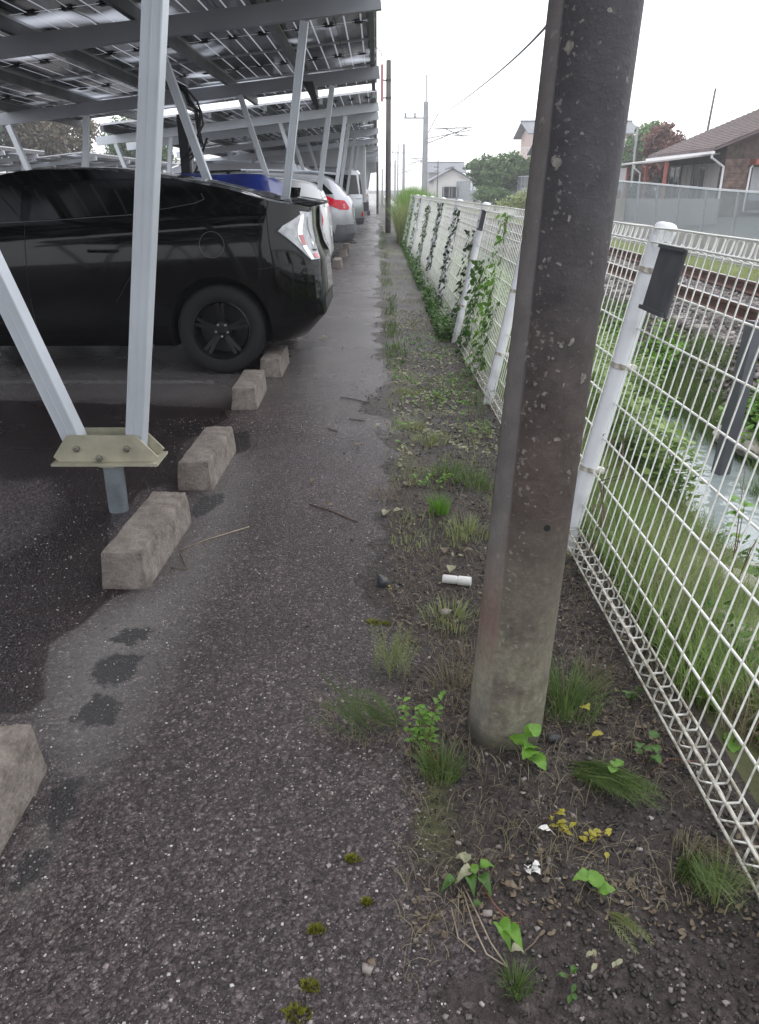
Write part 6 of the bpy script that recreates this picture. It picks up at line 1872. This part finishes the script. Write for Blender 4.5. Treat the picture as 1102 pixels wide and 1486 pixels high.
# ------------------------------------------------------------------ vines climbing the fence
FM = Matrix.Translation(F0) @ Euler((0, LEAN, FYAW)).to_matrix().to_4x4()
def vine(y, z0, z1, n, label, seed, material='leaf_green', spread=.10, L=.05, dry=False):
    v = empty('vine', FM @ Vector((0, y, 0)), (0, LEAN, FYAW), label, 'vine', 'vines climbing the white fence')
    r2 = random.Random(seed); m = MB(); pts = []
    for k in range(9):
        t = k/8; pts.append((r2.uniform(-.03, .02), r2.uniform(-1, 1)*spread*.6, z0 + (z1-z0)*t))
    m.tube(pts, .003, 5); m.tube([(p[0]+.01, p[1]+.03*math.sin(i*2), p[2]) for i, p in enumerate(pts)], .002, 4)
    m.obj('stem', 'twig', v, 'all'); lf = MB()
    for k in range(int(n*1.8)):
        z = z0 + (z1-z0)*r2.random(); yy = r2.gauss(0, spread*.6); a = r2.uniform(0, 6.28)
        leaf_geo(lf, (r2.uniform(-.06, .03), yy, z), (r2.uniform(-.8, .2), math.cos(a), math.sin(a)-.4), L*r2.uniform(.6, 1.2), L*.8, .3, .2, True, up=(-1, 0, .3))
    lf.obj('leaves', material, v, 'all'); return v
vine(6.25, .0, 1.1, 85, 'vine with fresh green leaves climbing to the rail just before the third post', 1, 'leaf_bright', .14)
vine(6.9, .0, .75, 110, 'dense dark vine at the foot of the third white post', 2, 'leaf_green', .22, .055)
vine(5.95, .0, .55, 45, 'sparse vine low on the mesh near the second post', 3, 'leaf_green', .12)
vine(7.8, .1, .9, 70, 'thin vine with dark leaves just past the third post', 4, 'crown_dark', .10)
vine(9.4, .0, 1.05, 100, 'dark leaved vine covering the fourth post of the fence', 5, 'crown_dark', .12, .05)
vine(11.6, .2, 1.1, 80, 'dark vine patch higher up at the fifth post', 6, 'crown_dark', .14, .05)
vine(13.8, .1, 1.0, 90, 'vine patch near the sixth post', 7, 'leaf_green', .2, .05)
vine(16.5, .0, 1.1, 120, 'bushy vine towards the far end of the fence', 8, 'leaf_green', .35, .05)
vine(19.2, .0, 1.15, 160, 'bright vine tangle on the last fence panel', 9, 'leaf_bright', .5, .055)
vine(3.05, .0, .5, 10, 'few wiry tendrils twisted round the foot of the nearest white post', 10, 'leaf_dead', .08, .02)
# bramble with large leaves behind the mesh at the right edge
for i, (px, py, D, lab) in enumerate([(1085, 1040, 1.55, 'leafy bramble behind the mesh at the right edge, level with the rail'), (1040, 1000, 1.75, 'lime green leaves behind the mesh right of the big pole'), (1090, 690, 2.6, 'bright leaf spray hanging over the water at the right edge')]):
    p = PD(px, py, D); zb0 = float(zat(z_bank, [p.x], [p.y])[0]); h = p.z - zb0
    e = empty('bramble', (p.x, p.y, zb0), label=lab, cat='bramble'); r2 = random.Random(60+i); m = MB(); tips = []
    for k in range(3):
        t_ = Vector((r2.uniform(-.10, .14), r2.uniform(-.15, .10), h + r2.uniform(-.12, .06))); tips.append(t_)
        m.tube([(0, 0, -.02), (t_.x*.3, t_.y*.3, h*.5), t_], [.003, .0022, .0012], 5)
    m.obj('stem', 'stem_red', e, 'all')
    for k in range(13):
        t_ = tips[k % 3]; f = r2.uniform(.55, 1); q_ = Vector((t_.x*f, t_.y*f, t_.z*f)); a = r2.uniform(0, 6.28)
        m = MB(); leaf_geo(m, q_, (math.cos(a), math.sin(a), .1), .055*r2.uniform(.6, 1), .045, .3, .2, True); m.obj('leaf', 'leaf_bright', e, 'all')

# ------------------------------------------------------------------ air
hz = bpy.data.materials.new('haze'); hz.use_nodes = True
hn = hz.node_tree; hn.nodes.remove(hn.nodes['Principled BSDF'])
pv = hn.nodes.new('ShaderNodeVolumePrincipled'); pv.inputs['Color'].default_value = (.93, .95, 1, 1); pv.inputs['Density'].default_value = HAZE; pv.inputs['Anisotropy'].default_value = .2
hn.links.new(pv.outputs[0], hn.nodes['Material Output'].inputs['Volume'])
m = MB(); m.box(-140, 140, -6, 300, -2.5, 11.5)
o = bpy.data.objects.new('haze', m.mesh('haze', hz)); link(o); tag(o, kind='stuff')
